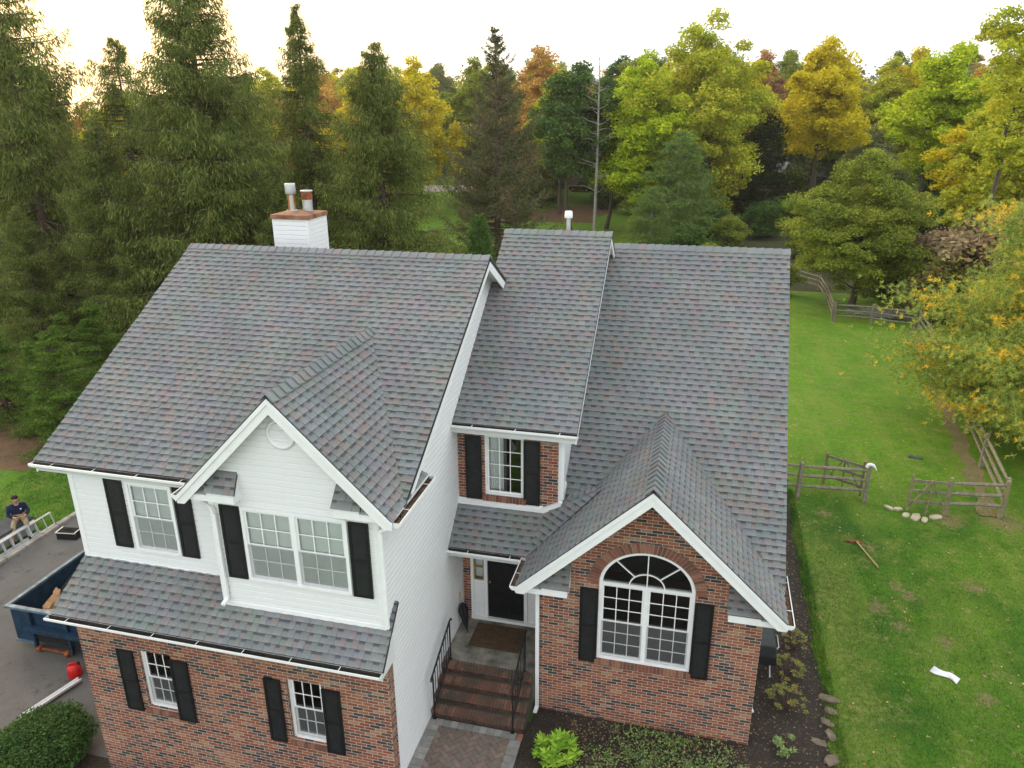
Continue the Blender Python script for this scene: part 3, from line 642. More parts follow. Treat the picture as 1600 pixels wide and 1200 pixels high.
# ---- brick sills and arch
def sill(x0, x1, z, y, out=.045, h=.10):
    mb = MB(); n = max(3, int(round((x1-x0)/.072))); wd = (x1-x0)/n
    for i in range(n):
        a = x0+i*wd; j = rng.uniform(-.003, .003)
        mb.box(a+.005, a+wd-.005, y-out+j, y+.08, z-h+j, z-.004)
    o = mb.build('brick_sill', M['brickunit'], house)
    m2 = MB(); m2.box(x0+.001, x1-.001, y-out+.008, y+.08, z-h+.006, z-.008); m2.build('mortar', M['mortar'], o)
sill(W1[0]-.03, W1[1]+.03, W1[2]-.003, BY); sill(W2[0]-.03, W2[1]+.03, W2[2]-.003, BY); sill(MW[0]-.05, MW[1]+.05, MW[2]-.003, 13.83, .05, .13)
sill(AX0-.04, AX1+.04, AZ0-.003, 12.51, .05, .13)
mb = MB(); NB = 40; r0 = ar+.012; r1 = ar+.21
for i in range(NB):
    a0 = PI*(i+.1)/NB; a1 = PI*(i+.9)/NB; cz = AZ1-.02; j = rng.uniform(-.003, .003)
    poly = [(acx+r0*math.cos(a0), cz+r0*.86*math.sin(a0)), (acx+r1*math.cos(a0), cz+(r1-.02)*.90*math.sin(a0)), (acx+r1*math.cos(a1), cz+(r1-.02)*.90*math.sin(a1)), (acx+r0*math.cos(a1), cz+r0*.86*math.sin(a1))]
    mb.prism(poly, 'y', 12.487+j, 12.52)
o = mb.build('brick_arch', M['brickunit'], house)
mb = MB()
for i in range(NB):
    a0 = PI*i/NB; a1 = PI*(i+1)/NB; cz = AZ1-.02
    mb.prism([(acx+(r0-.01)*math.cos(a0), cz+(r0-.01)*.86*math.sin(a0)), (acx+(r1+.004)*math.cos(a0), cz+(r1-.016)*.9*math.sin(a0)), (acx+(r1+.004)*math.cos(a1), cz+(r1-.016)*.9*math.sin(a1)), (acx+(r0-.01)*math.cos(a1), cz+(r0-.01)*.86*math.sin(a1))], 'y', 12.498, 12.515)
mb.build('mortar', M['mortar'], o)

# ---- windows
def window(x0, x1, z0, z1, yf, units=1, cols=3, rows=2, blind=False, casing=.055, dh=True, screen=True, curtains=None):
    """double-hung window whose outer face lies at y = yf; looks towards -y"""
    fr = MB(); c = casing; d = .10
    fr.box(x0, x0+c, yf, yf+d, z0, z1); fr.box(x1-c, x1, yf, yf+d, z0, z1); fr.box(x0+c, x1-c, yf, yf+d, z1-c, z1); fr.box(x0+c, x1-c, yf-.012, yf+d, z0, z0+c*.9)
    uw = (x1-x0-2*c)/units; gl = MB(); mu = MB(); bl = MB(); sc = MB()
    for k in range(units):
        a = x0+c+k*uw; b = a+uw
        if k: fr.box(a-.04, a+.04, yf, yf+d, z0+c*.9, z1-c); a += .04
        if k < units-1: b -= .04
        zb, zt = z0+c*.9, z1-c; zm = (zb+zt)/2; s = .036
        secs = [(zb, zm+.018, yf+.050), (zm-.018, zt, yf+.022)] if dh else [(zb, zt, yf+.03)]
        for i, (p, q, yy) in enumerate(secs):
            fr.box(a, a+s, yy, yy+.03, p, q); fr.box(b-s, b, yy, yy+.03, p, q); fr.box(a+s, b-s, yy, yy+.03, p, p+s); fr.box(a+s, b-s, yy, yy+.03, q-s, q)
            A, B, P, Q = a+s, b-s, p+s, q-s
            gl.face([(A, yy+.012, P), (B, yy+.012, P), (B, yy+.012, Q), (A, yy+.012, Q)])
            for j in range(1, cols): xx = A+(B-A)*j/cols; mu.box(xx-.009, xx+.009, yy+.004, yy+.011, P, Q)
            for j in range(1, rows): zz = P+(Q-P)*j/rows; mu.box(A, B, yy+.0045, yy+.0105, zz-.009, zz+.009)
            if screen and dh and i == 0: sc.face([(a+.01, yf+.012, p+.01), (b-.01, yf+.012, p+.01), (b-.01, yf+.012, q-.01), (a+.01, yf+.012, q-.01)])
        if blind:
            zz = zb
            while zz < zt-.01:       # slats of a lowered blind
                bl.face([(a+.01, yf+.068, zz), (b-.01, yf+.068, zz), (b-.01, yf+.072, zz+.052), (a+.01, yf+.072, zz+.052)]); zz += .05
        if curtains:
            ca, cb = a+curtains[0]*(b-a), a+curtains[1]*(b-a); n = 24
            for j in range(n):
                u0 = ca+(cb-ca)*j/n; u1 = ca+(cb-ca)*(j+1)/n; h0 = .02*math.sin(j*1.7); h1 = .02*math.sin((j+1)*1.7)
                bl.face([(u0, yf+.15+h0, zb), (u1, yf+.15+h1, zb), (u1, yf+.15+h1, zt), (u0, yf+.15+h0, zt)])
    o = fr.build('window', M['trim'], house, fixn=True)
    gl.build('glass_pane', M['glass'], o, fixn=False); mu.build('muntin', M['trim'], o)
    if sc.f: sc.build('insect_screen', M['screen'], o, fixn=False)
    if bl.f: bl.build('window_blind' if blind else 'curtain', M['blind'], o, fixn=False)
    return o
def shutter(x0, x1, z0, z1, y):
    mb = MB(); t = .05; y0, y1 = y-.045, y-.008
    mb.box(x0, x0+t, y0, y1, z0, z1); mb.box(x1-t, x1, y0, y1, z0, z1); zm = (z0+z1)/2
    for a, b in ((z0, z0+t*1.1), (zm-.03, zm+.03), (z1-t, z1)): mb.box(x0+t, x1-t, y0+.001, y1, a, b)
    o = mb.build('shutter', M['black'], house, bevel=.003)
    p = MB(); p.box(x0+t-.005, x1-t+.005, y0+.012, y1+.002, z0+.03, z1-.03); p.build('shutter_panel', M['blackpanel'], o)
def k_(y): return y
# scale of things on the upper-left wall, which stands at y = 10.2
window(-9.75, -8.80, 4.27, 5.70, 10.2-.055, blind=True); shutter(-10.2, -9.83, 4.30, 5.71, 10.185); shutter(-8.77, -8.42, 4.28, 5.70, 10.185)
window(-7.17, -5.24, 4.29, 5.72, 9.82-.055, units=2, blind=True); shutter(-7.57, -7.20, 4.29, 5.71, 9.805); shutter(-5.215, -4.86, 4.28, 5.70, 9.805)
window(*W1, BY+.075, curtains=(.78, 1.)); shutter(-10.20, -9.84, .96, 2.36, BY); shutter(-9.04, -8.67, .93, 2.34, BY)
window(*W2, BY+.075); shutter(-7.09, -6.76, .91, 2.33, BY); shutter(-5.94, -5.59, .88, 2.32, BY)
window(*MW, 13.83+.03, cols=3, rows=4, dh=False, casing=.045, curtains=(.0, .42)); shutter(-4.50, -4.15, 4.10, 5.56, 13.83); shutter(-3.245, -2.90, 4.10, 5.56, 13.83)
aw = window(AX0, AX1, AZ0, AZ1, 12.51+.015, units=2, cols=3, rows=3, casing=.06, curtains=None)
# fanlight over it
mb = MB(); n = NA
def arcp(r, i): return (acx+r*math.cos(PI*i/n), AZ1-.02+.86*r*math.sin(PI*i/n))
for i in range(n):
    for ra, rb, ya, yb_ in ((ar-.065, ar, 12.52, 12.62), (.17*2-.018, .17*2+.005, 12.54, 12.56)):
        mb.prism([arcp(ra, i), arcp(rb, i), arcp(rb, i+1), arcp(ra, i+1)], 'y', ya, yb_)
for a in (45, 90, 135):
    ca, sa = math.cos(R(a)), math.sin(R(a))*.86
    mb.bar((acx+.34*ca, 12.55, AZ1-.02+.34*sa), (acx+(ar-.05)*ca, 12.55, AZ1-.02+(ar-.05)*sa), .02, .022, (0, 1, 0))
mb.bar((acx, 12.55, AZ1-.02), (acx, 12.55, AZ1-.02+.34*.86), .02, .022, (0, 1, 0))
f = mb.build('fanlight', M['trim'], house)
gm = MB(); gm.face([(arcp(ar-.06, i)[0], 12.57, arcp(ar-.06, i)[1]) for i in range(n+1)]); gm.build('glass_pane', M['glass'], f, fixn=False)
for s in ((-1.80, -1.445), (.38, .73)): shutter(s[0], s[1], 1.45, 3.18, 12.51)

# ---- front door
door_y = 13.99
mb = MB()
mb.box(-4.50, -4.43, 13.93, 14.02, .935, 3.1); mb.box(-4.19, -4.11, 13.93, 14.02, .935, 3.1); mb.box(-3.27, -3.19, 13.93, 14.02, .935, 3.1); mb.box(-2.86, -2.72, 13.93, 14.02, .935, 3.1)
mb.box(-4.43, -2.86, 13.93, 14.02, 3.0, 3.12); mb.box(-4.50, -2.72, 13.90, 14.0, .90, .99)
mb.box(-4.43, -4.19, 13.97, 14.0, .99, 1.95); mb.box(-3.19, -2.86, 13.97, 14.0, .99, 1.95)
for a, b in ((-4.39, -4.23), (-3.14, -2.91)):
    mb.box(a, b, 13.955, 13.972, 1.08, 1.40); mb.box(a, b, 13.955, 13.972, 1.48, 1.86)
dfr = mb.build('door_frame', M['trim'], house, bevel=.004)
M['gold'] = simple('brass_came', (.34, .26, .10), .5, .3)
for a, b in ((-4.43, -4.19), (-3.19, -2.86)):
    mb = MB(); mb.box(a, a+.03, 13.96, 14, 1.95, 3.0); mb.box(b-.03, b, 13.96, 14, 1.95, 3.0); mb.box(a+.03, b-.03, 13.96, 14, 1.95, 1.98); mb.box(a+.03, b-.03, 13.96, 14, 2.28, 2.31); mb.box(a+.03, b-.03, 13.96, 14, 2.62, 2.65)
    sl = mb.build('sidelight', M['gold'], house); g = MB(); g.face([(a, 13.985, 1.95), (b, 13.985, 1.95), (b, 13.985, 3), (a, 13.985, 3)]); g.build('glass_pane', M['glass'], sl, fixn=False)
    g = MB(); g.face([(a, 14.1, 1.95), (b, 14.1, 1.95), (b, 14.1, 3), (a, 14.1, 3)]); g.build('curtain', M['blind'], sl, fixn=False)
mb = MB(); mb.box(-4.11, -3.27, 13.985, 14.03, .99, 3.0); dr = mb.build('front_door', M['black'], house)
mb = MB()
for a, b in ((-4.01, -3.74), (-3.64, -3.37)):
    for p, q_ in ((1.12, 1.62), (1.74, 2.42), (2.52, 2.86)):
        for (u0, u1, w0, w1) in ((a, b, p, p+.025), (a, b, q_-.025, q_), (a, a+.025, p+.025, q_-.025), (b-.025, b, p+.025, q_-.025)): mb.box(u0, u1, 13.972, 13.986, w0, w1)
        mb.box(a+.06, b-.06, 13.974, 13.986, p+.06, q_-.06)
mb.build('door_panel', M['black'], dr, bevel=.003)
mb = MB(); mb.lathe([(.0, -.05), (.022, -.045), (.028, -.02), (.012, -.01), (.012, .02)], n=14, M=Matrix.Translation((-4.05, 13.96, 1.95)) @ Matrix.Rotation(R(-90), 4, 'X')); mb.build('door_knob', M['gold'], dr)

# ---- downspouts
downspout([(-2.93, 12.05, 3.22), (-2.93, 12.1, 3.16), (-2.64, 12.43, 3.02), (-2.64, 12.445, .10), (-2.66, 12.30, .05)])
downspout([(-4.42, 9.66, ZE1-.12), (-4.46, 9.68, ZE1-.18), (-4.64, 9.74, 5.62), (-4.64, 9.755, 3.74)])
downspout([(-8.15, 9.98, ZE1-.12), (-8.0, 9.9, 5.72), (-7.69, 9.745, 5.66), (-7.66, 9.74, 5.55), (-7.66, 9.745, 3.84), (-7.66, 9.60, 3.80)])
downspout([(2.03, 13.55, 3.2), (1.72, 13.6, 3.0), (1.68, 13.6, .1), (1.75, 13.4, .05)])
downspout([(-2.16, 13.6, 5.84), (-2.2, 13.62, 5.8), (-2.42, 13.78, 5.62), (-2.425, 13.79, 4.32)])

# ---- chimney
CX0, CX1, CY0, CY1, CZ = -9.93, -9.05, 16.35, 17.25, 9.62
mb = MB(); siding(mb, (0, CY0, 0), (1, 0, 0), (0, -1, 0), 8.2, CZ-.1, lambda z: CX0, lambda z: CX1, .105); siding(mb, (CX1, 0, 0), (0, 1, 0), (1, 0, 0), 8.2, CZ-.1, lambda z: CY0, lambda z: CY1, .105)
siding(mb, (CX0, 0, 0), (0, 1, 0), (-1, 0, 0), 8.2, CZ-.1, lambda z: CY0, lambda z: CY1, .105); siding(mb, (0, CY1, 0), (1, 0, 0), (0, 1, 0), 8.2, CZ-.1, lambda z: CX0, lambda z: CX1, .105)
for x, y in ((CX0, CY0), (CX1, CY0), (CX0, CY1), (CX1, CY1)): mb.box(x-.025, x+.025, y-.025, y+.025, 8.2, CZ-.1)
ch = mb.build('chimney', M['siding'], house, fixn=False)
mb = MB(); mb.box(CX0-.05, CX1+.05, CY0-.05, CY1+.05, CZ-.12, CZ-.02); mb.hexa([(CX0-.05, CY0-.05, CZ-.02), (CX1+.05, CY0-.05, CZ-.02), (CX1+.05, CY1+.05, CZ-.02), (CX0-.05, CY1+.05, CZ-.02), (CX0+.3, CY0+.3, CZ+.03), (CX1-.3, CY0+.3, CZ+.03), (CX1-.3, CY1-.3, CZ+.03), (CX0+.3, CY1-.3, CZ+.03)])
mb.build('chimney_cap', M['caprust'], ch)
mb = MB(); mb.lathe([(.085, 0), (.085, .42)], (CX0+.28, CY0+.42, CZ), 20); mb.lathe([(.15, .0), (.11, .05)], (CX0+.28, CY0+.42, CZ+.01), 20); mb.build('flue_pipe', M['flue'], ch)
mb = MB(); mb.lathe([(.0, .42), (.12, .42), (.125, .44), (.125, .64), (.12, .66), (.0, .67)], (CX0+.28, CY0+.42, CZ), 20); mb.build('flue_cap', M['galv'], ch)
mb = MB(); mb.lathe([(.12, 0), (.12, .3)], (CX0+.60, CY0+.60, CZ), 20); mb.build('flue_pipe', M['galv'], ch)
mb = MB(); mb.lathe([(.13, .28), (.13, .46)], (CX0+.60, CY0+.60, CZ), 20); mb.build('flue_band', M['rust'], ch)
mb = MB(); mb.lathe([(.13, .46), (.145, .462), (.145, .49), (.0, .50)], (CX0+.60, CY0+.60, CZ), 20); mb.build('flue_cap', M['galv'], ch)
# vent pipe behind the middle ridge
mb = MB(); mb.lathe([(.055, 0), (.055, 1.0)], (-3.24, 18.6, 8.5), 16); vp = mb.build('vent_pipe', M['galv'], house)
mb = MB(); mb.lathe([(.0, .90), (.09, .90), (.10, .92), (.10, .99), (.095, 1.0), (.095, 1.04), (.08, 1.07), (.0, 1.08)], (-3.24, 18.6, 8.5), 20); mb.build('vent_cap', M['trim'], vp)
# small vent flashing lying on the right roof
mb = MB(); nrm = Vector((0, -.66, .751)); Mx = Matrix.Translation((1.45, 13.35, 3.655)) @ Matrix.Rotation(math.atan(.879), 4, 'X') @ Matrix.Rotation(R(10), 4, 'Z')
mb.box(-.15, .15, -.15, .17, .0, .035, M=Mx); M['slate'] = simple('grey_green_metal', (.10, .12, .115), .6); mb.build('roof_flashing', M['slate'], house, bevel=.01)
# ================================================================== GROUND
def grid_sheet(name, xs, ys, mat, dz=0., kind='structure'):
    V = [(x, y, G(x, y)+dz) for y in ys for x in xs]; nx = len(xs)
    Fs = [(j*nx+i, j*nx+i+1, (j+1)*nx+i+1, (j+1)*nx+i) for j in range(len(ys)-1) for i in range(nx-1)]
    me = bpy.data.meshes.new(name); me.from_pydata(V, [], Fs); me.polygons.foreach_set('use_smooth', [True]*len(Fs)); me.materials.append(mat); me.update()
    o = bpy.data.objects.new(name, me); col.objects.link(o); o['kind'] = kind; return o
def sheet(name, ys, xl, xr, mat, dz=.004, nx=8):
    V = []; n = nx+1
    for y in ys:
        a, b = xl(y), xr(y)
        for i in range(n): x = a+(b-a)*i/nx; V.append((x, y, G(x, y)+dz))
    Fs = [(j*n+i, j*n+i+1, (j+1)*n+i+1, (j+1)*n+i) for j in range(len(ys)-1) for i in range(nx)]
    me = bpy.data.meshes.new(name); me.from_pydata(V, [], Fs); me.materials.append(mat); me.update()
    o = bpy.data.objects.new(name, me); col.objects.link(o); o['kind'] = 'structure'; return o
def fr(a, b, st): return [a+(b-a)*i/max(1, round((b-a)/st)) for i in range(max(1, round((b-a)/st))+1)]
xs = fr(-400, -60, 17)[:-1]+fr(-60, -15, 2.5)[:-1]+fr(-15, 8, .4)[:-1]+fr(8, 60, 2.6)[:-1]+fr(60, 400, 17)
ys = fr(-60, 8, 8)[:-1]+fr(8, 14, .4)[:-1]+fr(14, 100, 3)[:-1]+fr(100, 700, 12)
grid_sheet('lawn', xs, ys, M['grass'])
wv = lambda y, a=.09, f=2.3, p=0: a*math.sin(y*f+p)+a*.6*math.sin(y*f*2.7+p*2)+a*.4*math.sin(y*f*6.1+p)
sheet('planting_bed', fr(6, 27, .15), lambda y: -2.75 if y < 12 else -2.66 if y < 13 else 1.2, lambda y: 3.28+wv(y, .06)+.10*sm(20, 24, y), M['mulch'], .012, 14)
sheet('planting_bed', fr(6, 9.9, .15), lambda y: -14.2+wv(y, .2)+max(0, y-9.)*1.6, lambda y: -4.74, M['mulch'], .012, 30)
sheet('driveway', fr(-5, 34, .5), lambda y: -19.75+.5*sm(24, 34, y), lambda y: -11.1, M['asphalt'], .006, 10)
sheet('needle_bed', fr(20.6, 36, .5), lambda y: -38+wv(y, 1.5, .7), lambda y: -23.4-.02*y+wv(y, .35, 1.1)+7*sm(24, 30, y), M['needles'], .006, 24)
sheet('needle_bed', fr(36, 47, .5), lambda y: -40+wv(y, 1.5, .7), lambda y: -12+wv(y, .8, .6), M['needles'], .006, 24)
sheet('needle_bed', fr(104, 122, 1), lambda y: -31+.5*(y-104)+wv(y, 1, .5), lambda y: -15+.1*(y-104)+wv(y, 1, .6, 2), M['needles'], .02)
sheet('needle_bed', fr(86, 97, 1), lambda y: -26+wv(y, 1, .5), lambda y: -12+wv(y, 1, .6, 2), M['needles'], .02)
M['sandy'] = speck('sandy_soil', (.13, .13, .05), (.20, .155, .085), (.08, .14, .03), 9)
sheet('dirt_strip', fr(23.6, 50, .3), lambda y: 9.5+(y-23.55)*(13.2-9.5)/26.4-.50+wv(y, .10), lambda y: 9.5+(y-23.55)*(13.2-9.5)/26.4+.02+wv(y, .08, 1.9), M['sandy'], .005, 6)
M['woodfloor'] = speck('wood_floor', (.030, .042, .014), (.055, .055, .022), (.10, .08, .03), 6, .05)
sheet('wood_floor', fr(62, 104, 1), lambda y: 5.5+(y-62)*-.02+wv(y, 1.2, .4)-.12*(y-62), lambda y: 19+.2*(y-62)+wv(y, 1.5, .5), M['woodfloor'], .02)
sheet('wood_floor', fr(150, 235, 2), lambda y: -.7*y, lambda y: .1*y, M['woodfloor'], .03, 20)
sheet('gravel_path', fr(139, 149, 1), lambda y: -90, lambda y: -38, M['gravel'], .05, 20)
sheet('gravel_path', fr(150, 205, 2), lambda y: 19+(y-150)*.26, lambda y: 25+(y-150)*.28, M['gravel'], .05, 6)
sheet('road', fr(70, 92, 2), lambda y: -160, lambda y: -78, M['asphalt'], .05, 20)
# brick-paved front walk
PZ = .185
mb = MB(); mb.box(-4.68, -2.70, 5, 11.58, -.2, PZ-.012); walk = mb.build('front_walk', M['mulch']); walk['kind'] = 'structure'
mb = MB(); c45 = math.sqrt(.5); L_, W_ = .21, .105
Mx = Matrix.Translation((-3.69, 8.6, 0)) @ Matrix.Rotation(R(45), 4, 'Z'); g = .003
for i in range(-50, 50):
    for j in range(-50, 50):
        k = (i-j) % 4
        if k not in (0, 2): continue
        bx, by, lx, ly = (i*W_, j*W_, L_, W_) if k == 0 else (i*W_, (j-1)*W_, W_, L_)
        cxl, cyl = bx+lx/2, by+ly/2; X = -3.69+(cxl-cyl)*c45; Y = 8.6+(cxl+cyl)*c45
        if not (-4.50 < X < -2.90 and 6.3 < Y < 11.42): continue
        mb.box(bx+g, bx+lx-g, by+g, by+ly-g, PZ-.03, PZ+rng.uniform(-.002, .002), M=Mx)
mb.build('herringbone_pavers', M['paver'], walk)
mb = MB()
def edge(x0, x1, y0, y1, n, along):
    for i in range(n):
        if along == 'y': a = y0+(y1-y0)*i/n; b = y0+(y1-y0)*(i+1)/n; mb.box(x0, x1-.008, a, b-.008, PZ-.03, PZ+.006+rng.uniform(0, .002))
        else: a = x0+(x1-x0)*i/n; b = x0+(x1-x0)*(i+1)/n; mb.box(a, b-.008, y0, y1-.008, PZ-.03, PZ+.006+rng.uniform(0, .002))
edge(-4.67, -4.43, 6.3, 11.38, 34, 'y'); edge(-2.95, -2.72, 6.3, 11.38, 26, 'y'); edge(-4.67, -2.84, 11.38, 11.56, 12, 'x')
mb.build('border_pavers', M['greypaver'], walk)
mb = MB(); mb.box(-2.83, -2.72, 11.38, 11.55, PZ-.03, PZ+.007); mb.build('red_corner_paver', M['brickunit'], walk)
# curb along the driveway
mb = MB(); y = 6.
while y < 26: ln = rng.uniform(.45, .8); mb.box(-19.93+rng.uniform(-.02, .02), -19.75+rng.uniform(-.015, .015), y, y+ln-.03, -1.1, -.80+rng.uniform(-.012, .012)); y += ln
o = mb.build('driveway_curb', M['curbstone'], bevel=.02); tag(o, 'row of pale stone curb blocks between the driveway and the left lawn', 'curb')

# ================================================================== STOOP
M['riserbrick'] = simple('shaded_riser_brick', (.075, .042, .032), .95, var=.5, sc=9)  # nosing shade put into the colour: step brick darkened for the risers
st = empty('front_steps', (-3.7, 11.6, 0)); tag(st, 'dark mossy brick steps and concrete landing below the black front door', 'steps')
def local(mb, o): mb.v = [(p[0]-o.location[0], p[1]-o.location[1], p[2]-o.location[2]) for p in mb.v]; return mb
yf = [11.56, 11.80, 12.03, 12.27]; zt = [.38, .565, .75, .934]
SX0, SX1 = -4.66, -2.72
for k in range(4):
    mb = MB(); rs = MB(); n = 28; wd = (SX1-SX0)/n
    for i in range(n):
        j = rng.uniform(-.004, .004); a = SX0+i*wd
        mb.box(a+.006, a+wd-.006, yf[k]-.02+j, yf[k]+.19+j, zt[k]-.062, zt[k]+j*.6)
    y = 0; nb = 9
    for rw in range(2):
        z1 = zt[k]-.064-rw*.062; off = .11*(rw % 2)
        for i in range(-1, nb+1):
            a = max(SX0, SX0+i*.215+off); b = min(SX1, SX0+(i+1)*.215+off-.008)
            if b-a > .03: rs.box(a, b, yf[k]+.026+rng.uniform(-.002, .002), yf[k]+.1, z1-.056, z1-.002)
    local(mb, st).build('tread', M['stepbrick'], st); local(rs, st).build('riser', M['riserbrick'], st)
mb = MB()
for k in range(4): mb.box(SX0+.003, SX1-.003, yf[k]+.034, (yf[k+1]+.04 if k < 3 else 12.52), -.2, zt[k]-.008)
local(mb, st).build('mortar_core', M['mortarold'] if 'mortarold' in M else M.setdefault('mortarold', speck('old_mossy_mortar', (.05, .048, .036), (.085, .078, .06), (.03, .035, .018), 12)), st)
mb = MB(); mb.box(-4.69, -2.71, 12.47, 13.93, .2, .928); mb.box(-4.69, -2.71, 12.42, 12.46, .2, .93); local(mb, st).build('landing', M['concrete'], st)
def railing(x, label):
    o = empty('railing', (x, 11.38, .2)); tag(o, label, 'railing', 'black iron railings of the front steps')
    A = Vector((0, 1.08, 1.70)); B = Vector((0, 0, 1.24)); lo = Vector((0, 0, -.85))
    a = MB(); a.tube([A+Vector((0, .13, -.05)), A+Vector((0, .10, .0)), A, B, B+Vector((0, -.09, -.03)), B+Vector((0, -.11, -.09))], .020, 8); a.build('handrail', M['black'], o)
    a = MB(); a.bar(A+lo, B+lo, .022, .022); a.build('lower_rail', M['black'], o)
    a = MB()
    for k in range(1, 8): t = k/8; p = A.lerp(B, t); a.bar(p+lo, p, .013, .013, (0, 1, 0))
    a.build('baluster', M['black'], o)
    for p, zb in ((A, .72), (B, .16)):
        a = MB(); a.bar((0, p.y, zb), p, .026, .026, (0, 1, 0)); a.box(-.04, .04, p.y-.04, p.y+.04, zb, zb+.012); a.build('post', M['black'], o)
railing(-4.52, 'black iron railing beside the white siding wall, left of the brick steps')
railing(-2.90, 'black iron railing beside the downspout, right of the brick steps')
o = MB(); o.box(-.57, .57, -.40, .40, 0, .016); o = o.build('doormat', M['mat'], bevel=.006); o.location = (-3.73, 13.37, .934); tag(o, 'plain brown doormat on the concrete landing', 'doormat')
# closed umbrella leaning in the corner
um = empty('umbrella', (-4.42, 13.36, .94)); tag(um, 'closed black umbrella with a wooden handle leaning on the white wall by the door', 'umbrella')
ax = Vector((-.24, .24, .92)).normalized(); um.rotation_mode = 'QUATERNION'; um.rotation_quaternion = ax.to_track_quat('Z', 'Y')
mb = MB(); V = []; Fs = []; n = 24; prof = [(.006, .0), (.014, .08), (.05, .22), (.085, .42), (.095, .55), (.06, .66), (.02, .70)]
for r_, z in prof:
    for k in range(n): a = 2*PI*k/n; rr = r_*(1+.28*math.sin(4*a+z*3)); V.append((rr*math.cos(a), rr*math.sin(a), z))
for i in range(len(prof)-1):
    for k in range(n): Fs.append((i*n+k, i*n+(k+1) % n, (i+1)*n+(k+1) % n, (i+1)*n+k))
mb.idx(V, Fs, 0, True); mb.build('canopy', M['nylon'], um); mb = MB(); mb.tube([(0, 0, -.03), (0, 0, .74)], .006, 8); mb.build('shaft', M['galv'], um)
mb = MB(); mb.tube([(0, 0, .72), (0, 0, .93)], [.013, .016], 10); mb.build('handle', M['wood'], um)

# ================================================================== PROPS ON THE RIGHT
def fence_run(pts, label, group, rails=(.42, .78, 1.12), ends=True, newp=()):
    """split-rail fence: posts at pts, three rails between each pair"""
    o = empty('rail_fence', (pts[0][0], pts[0][1], G(pts[0][0], pts[0][1]))); tag(o, label, 'fence', group); L = o.location
    for i, (x, y) in enumerate(pts):
        z = G(x, y); m_ = MB(); hp = 1.27+rng.uniform(-.04, .05); t = .062
        m_.hexa([(-t, -t, -.3), (t, -t, -.3), (t, t, -.3), (-t, t, -.3), (-t*.8, -t*.85, hp), (t*.85, -t*.8, hp-.02), (t*.8, t*.85, hp+.02), (-t*.85, t*.8, hp)])
        p = m_.build('post', M['newfence'] if i in newp else M['fence'], o, bevel=.012); p.location = Vector((x, y, z))-L; p.rotation_euler = (rng.uniform(-.02, .02), rng.uniform(-.02, .02), rng.uniform(-.3, .3))
    for (x0, y0), (x1, y1) in zip(pts, pts[1:]):
        d = Vector((x1-x0, y1-y0, 0)).normalized()
        for h in rails:
            a = Vector((x0, y0, G(x0, y0)+h))-d*.06; b = Vector((x1, y1, G(x1, y1)+h))+d*.06; mm = a.lerp(b, rng.uniform(.3, .7))+Vector((0, 0, rng.uniform(-.03, .02)))
            m_ = MB(); m_.tube([a-L, a.lerp(mm, .4)-L, mm-L, mm.lerp(b, .6)-L, b-L], [.030, .050, .055, .050, .032], 6, smooth=False); m_.build('rail', M['fence'], o)
    return o
grp = 'split-rail fences round the back lawn'
fence_run([(1.7, 23.75), (3.59, 23.51), (5.64, 23.66)], 'weathered three-rail fence between the house and the glove-topped post', grp)
fence_run([(7.92, 23.33), (9.49, 23.55)], 'short mossy three-rail fence between the gate hinge post and the corner post', grp, newp=(0, 1))
fence_run([(9.60, 23.75), (10.18, 27.69), (10.75, 31.3), (11.35, 34.6), (11.9, 38.2), (12.4, 42), (12.85, 46), (13.22, 49.92)], 'long three-rail fence running away beside the yellowing pine', grp)
fence_run([(13.05, 50.0), (10.75, 51.05), (8.59, 51.21)], 'grey three-rail fence across the far end of the back lawn', grp)
fence_run([(8.5, 51.5), (8.9, 57), (9.04, 62.48), (7.57, 65.5), (6.0, 67)], 'far split-rail fence going up behind the olive tree', grp)
def gate(x, y, ang, label, ln=1.15):
    o = empty('gate', (x, y, G(x, y)), ang); tag(o, label, 'gate', 'wooden garden gates')
    m_ = MB(); m_.box(-.04, .04, -.03, .03, .06, 1.30); m_.build('gate_post', M['newfence'], o, bevel=.01)
    m_ = MB(); m_.box(ln-.04, ln+.04, -.03, .03, .06, 1.22); m_.build('gate_post', M['newfence'], o, bevel=.01)
    for h in (.35, .72, 1.06): m_ = MB(); m_.box(.04, ln-.04, -.022, .022, h, h+.085); m_.build('rail', M['fence'], o, bevel=.01)
    for a, b in (((.05, .25), (ln*.53, 1.18)), ((ln*.53, 1.18), (ln-.05, .25)), ((ln*.5, .02), (ln*.53, 1.15))):
        m_ = MB(); m_.bar((a[0], -.045, a[1]), (b[0], -.045, b[1]), .035, .075, (0, 1, 0)); m_.build('brace', M['newfence'], o)
gate(6.81, 23.3, R(1), 'open garden gate with an A-shaped brace, standing right of the gap', 1.05)
gate(5.55, 23.95, R(150), 'garden gate folded back behind the fence left of the gap', 1.2)
# work glove on the post
mb = MB(); V = []
o = empty('work_glove', (5.64, 23.64, 1.29)); tag(o, 'white work glove draped over the fence post left of the gap', 'glove')
mb = MB(); mb.tube([(-.10, 0, -.05), (-.06, 0, .035), (0, 0, .05), (.08, -.01, .04), (.13, -.02, -.02)], [.05, .055, .055, .05, .035], 10); 
for k in range(4): mb.tube([(.10, -.05+k*.025, .0), (.15, -.06+k*.03, -.03), (.17+.01*k, -.065+k*.032, -.10)], [.017, .015, .011], 6)
mb.tube([(.02, .05, .04), (.06, .09, .02), (.09, .10, -.02)], [.018, .016, .012], 6); mb.build('glove', M['cloth'], o)
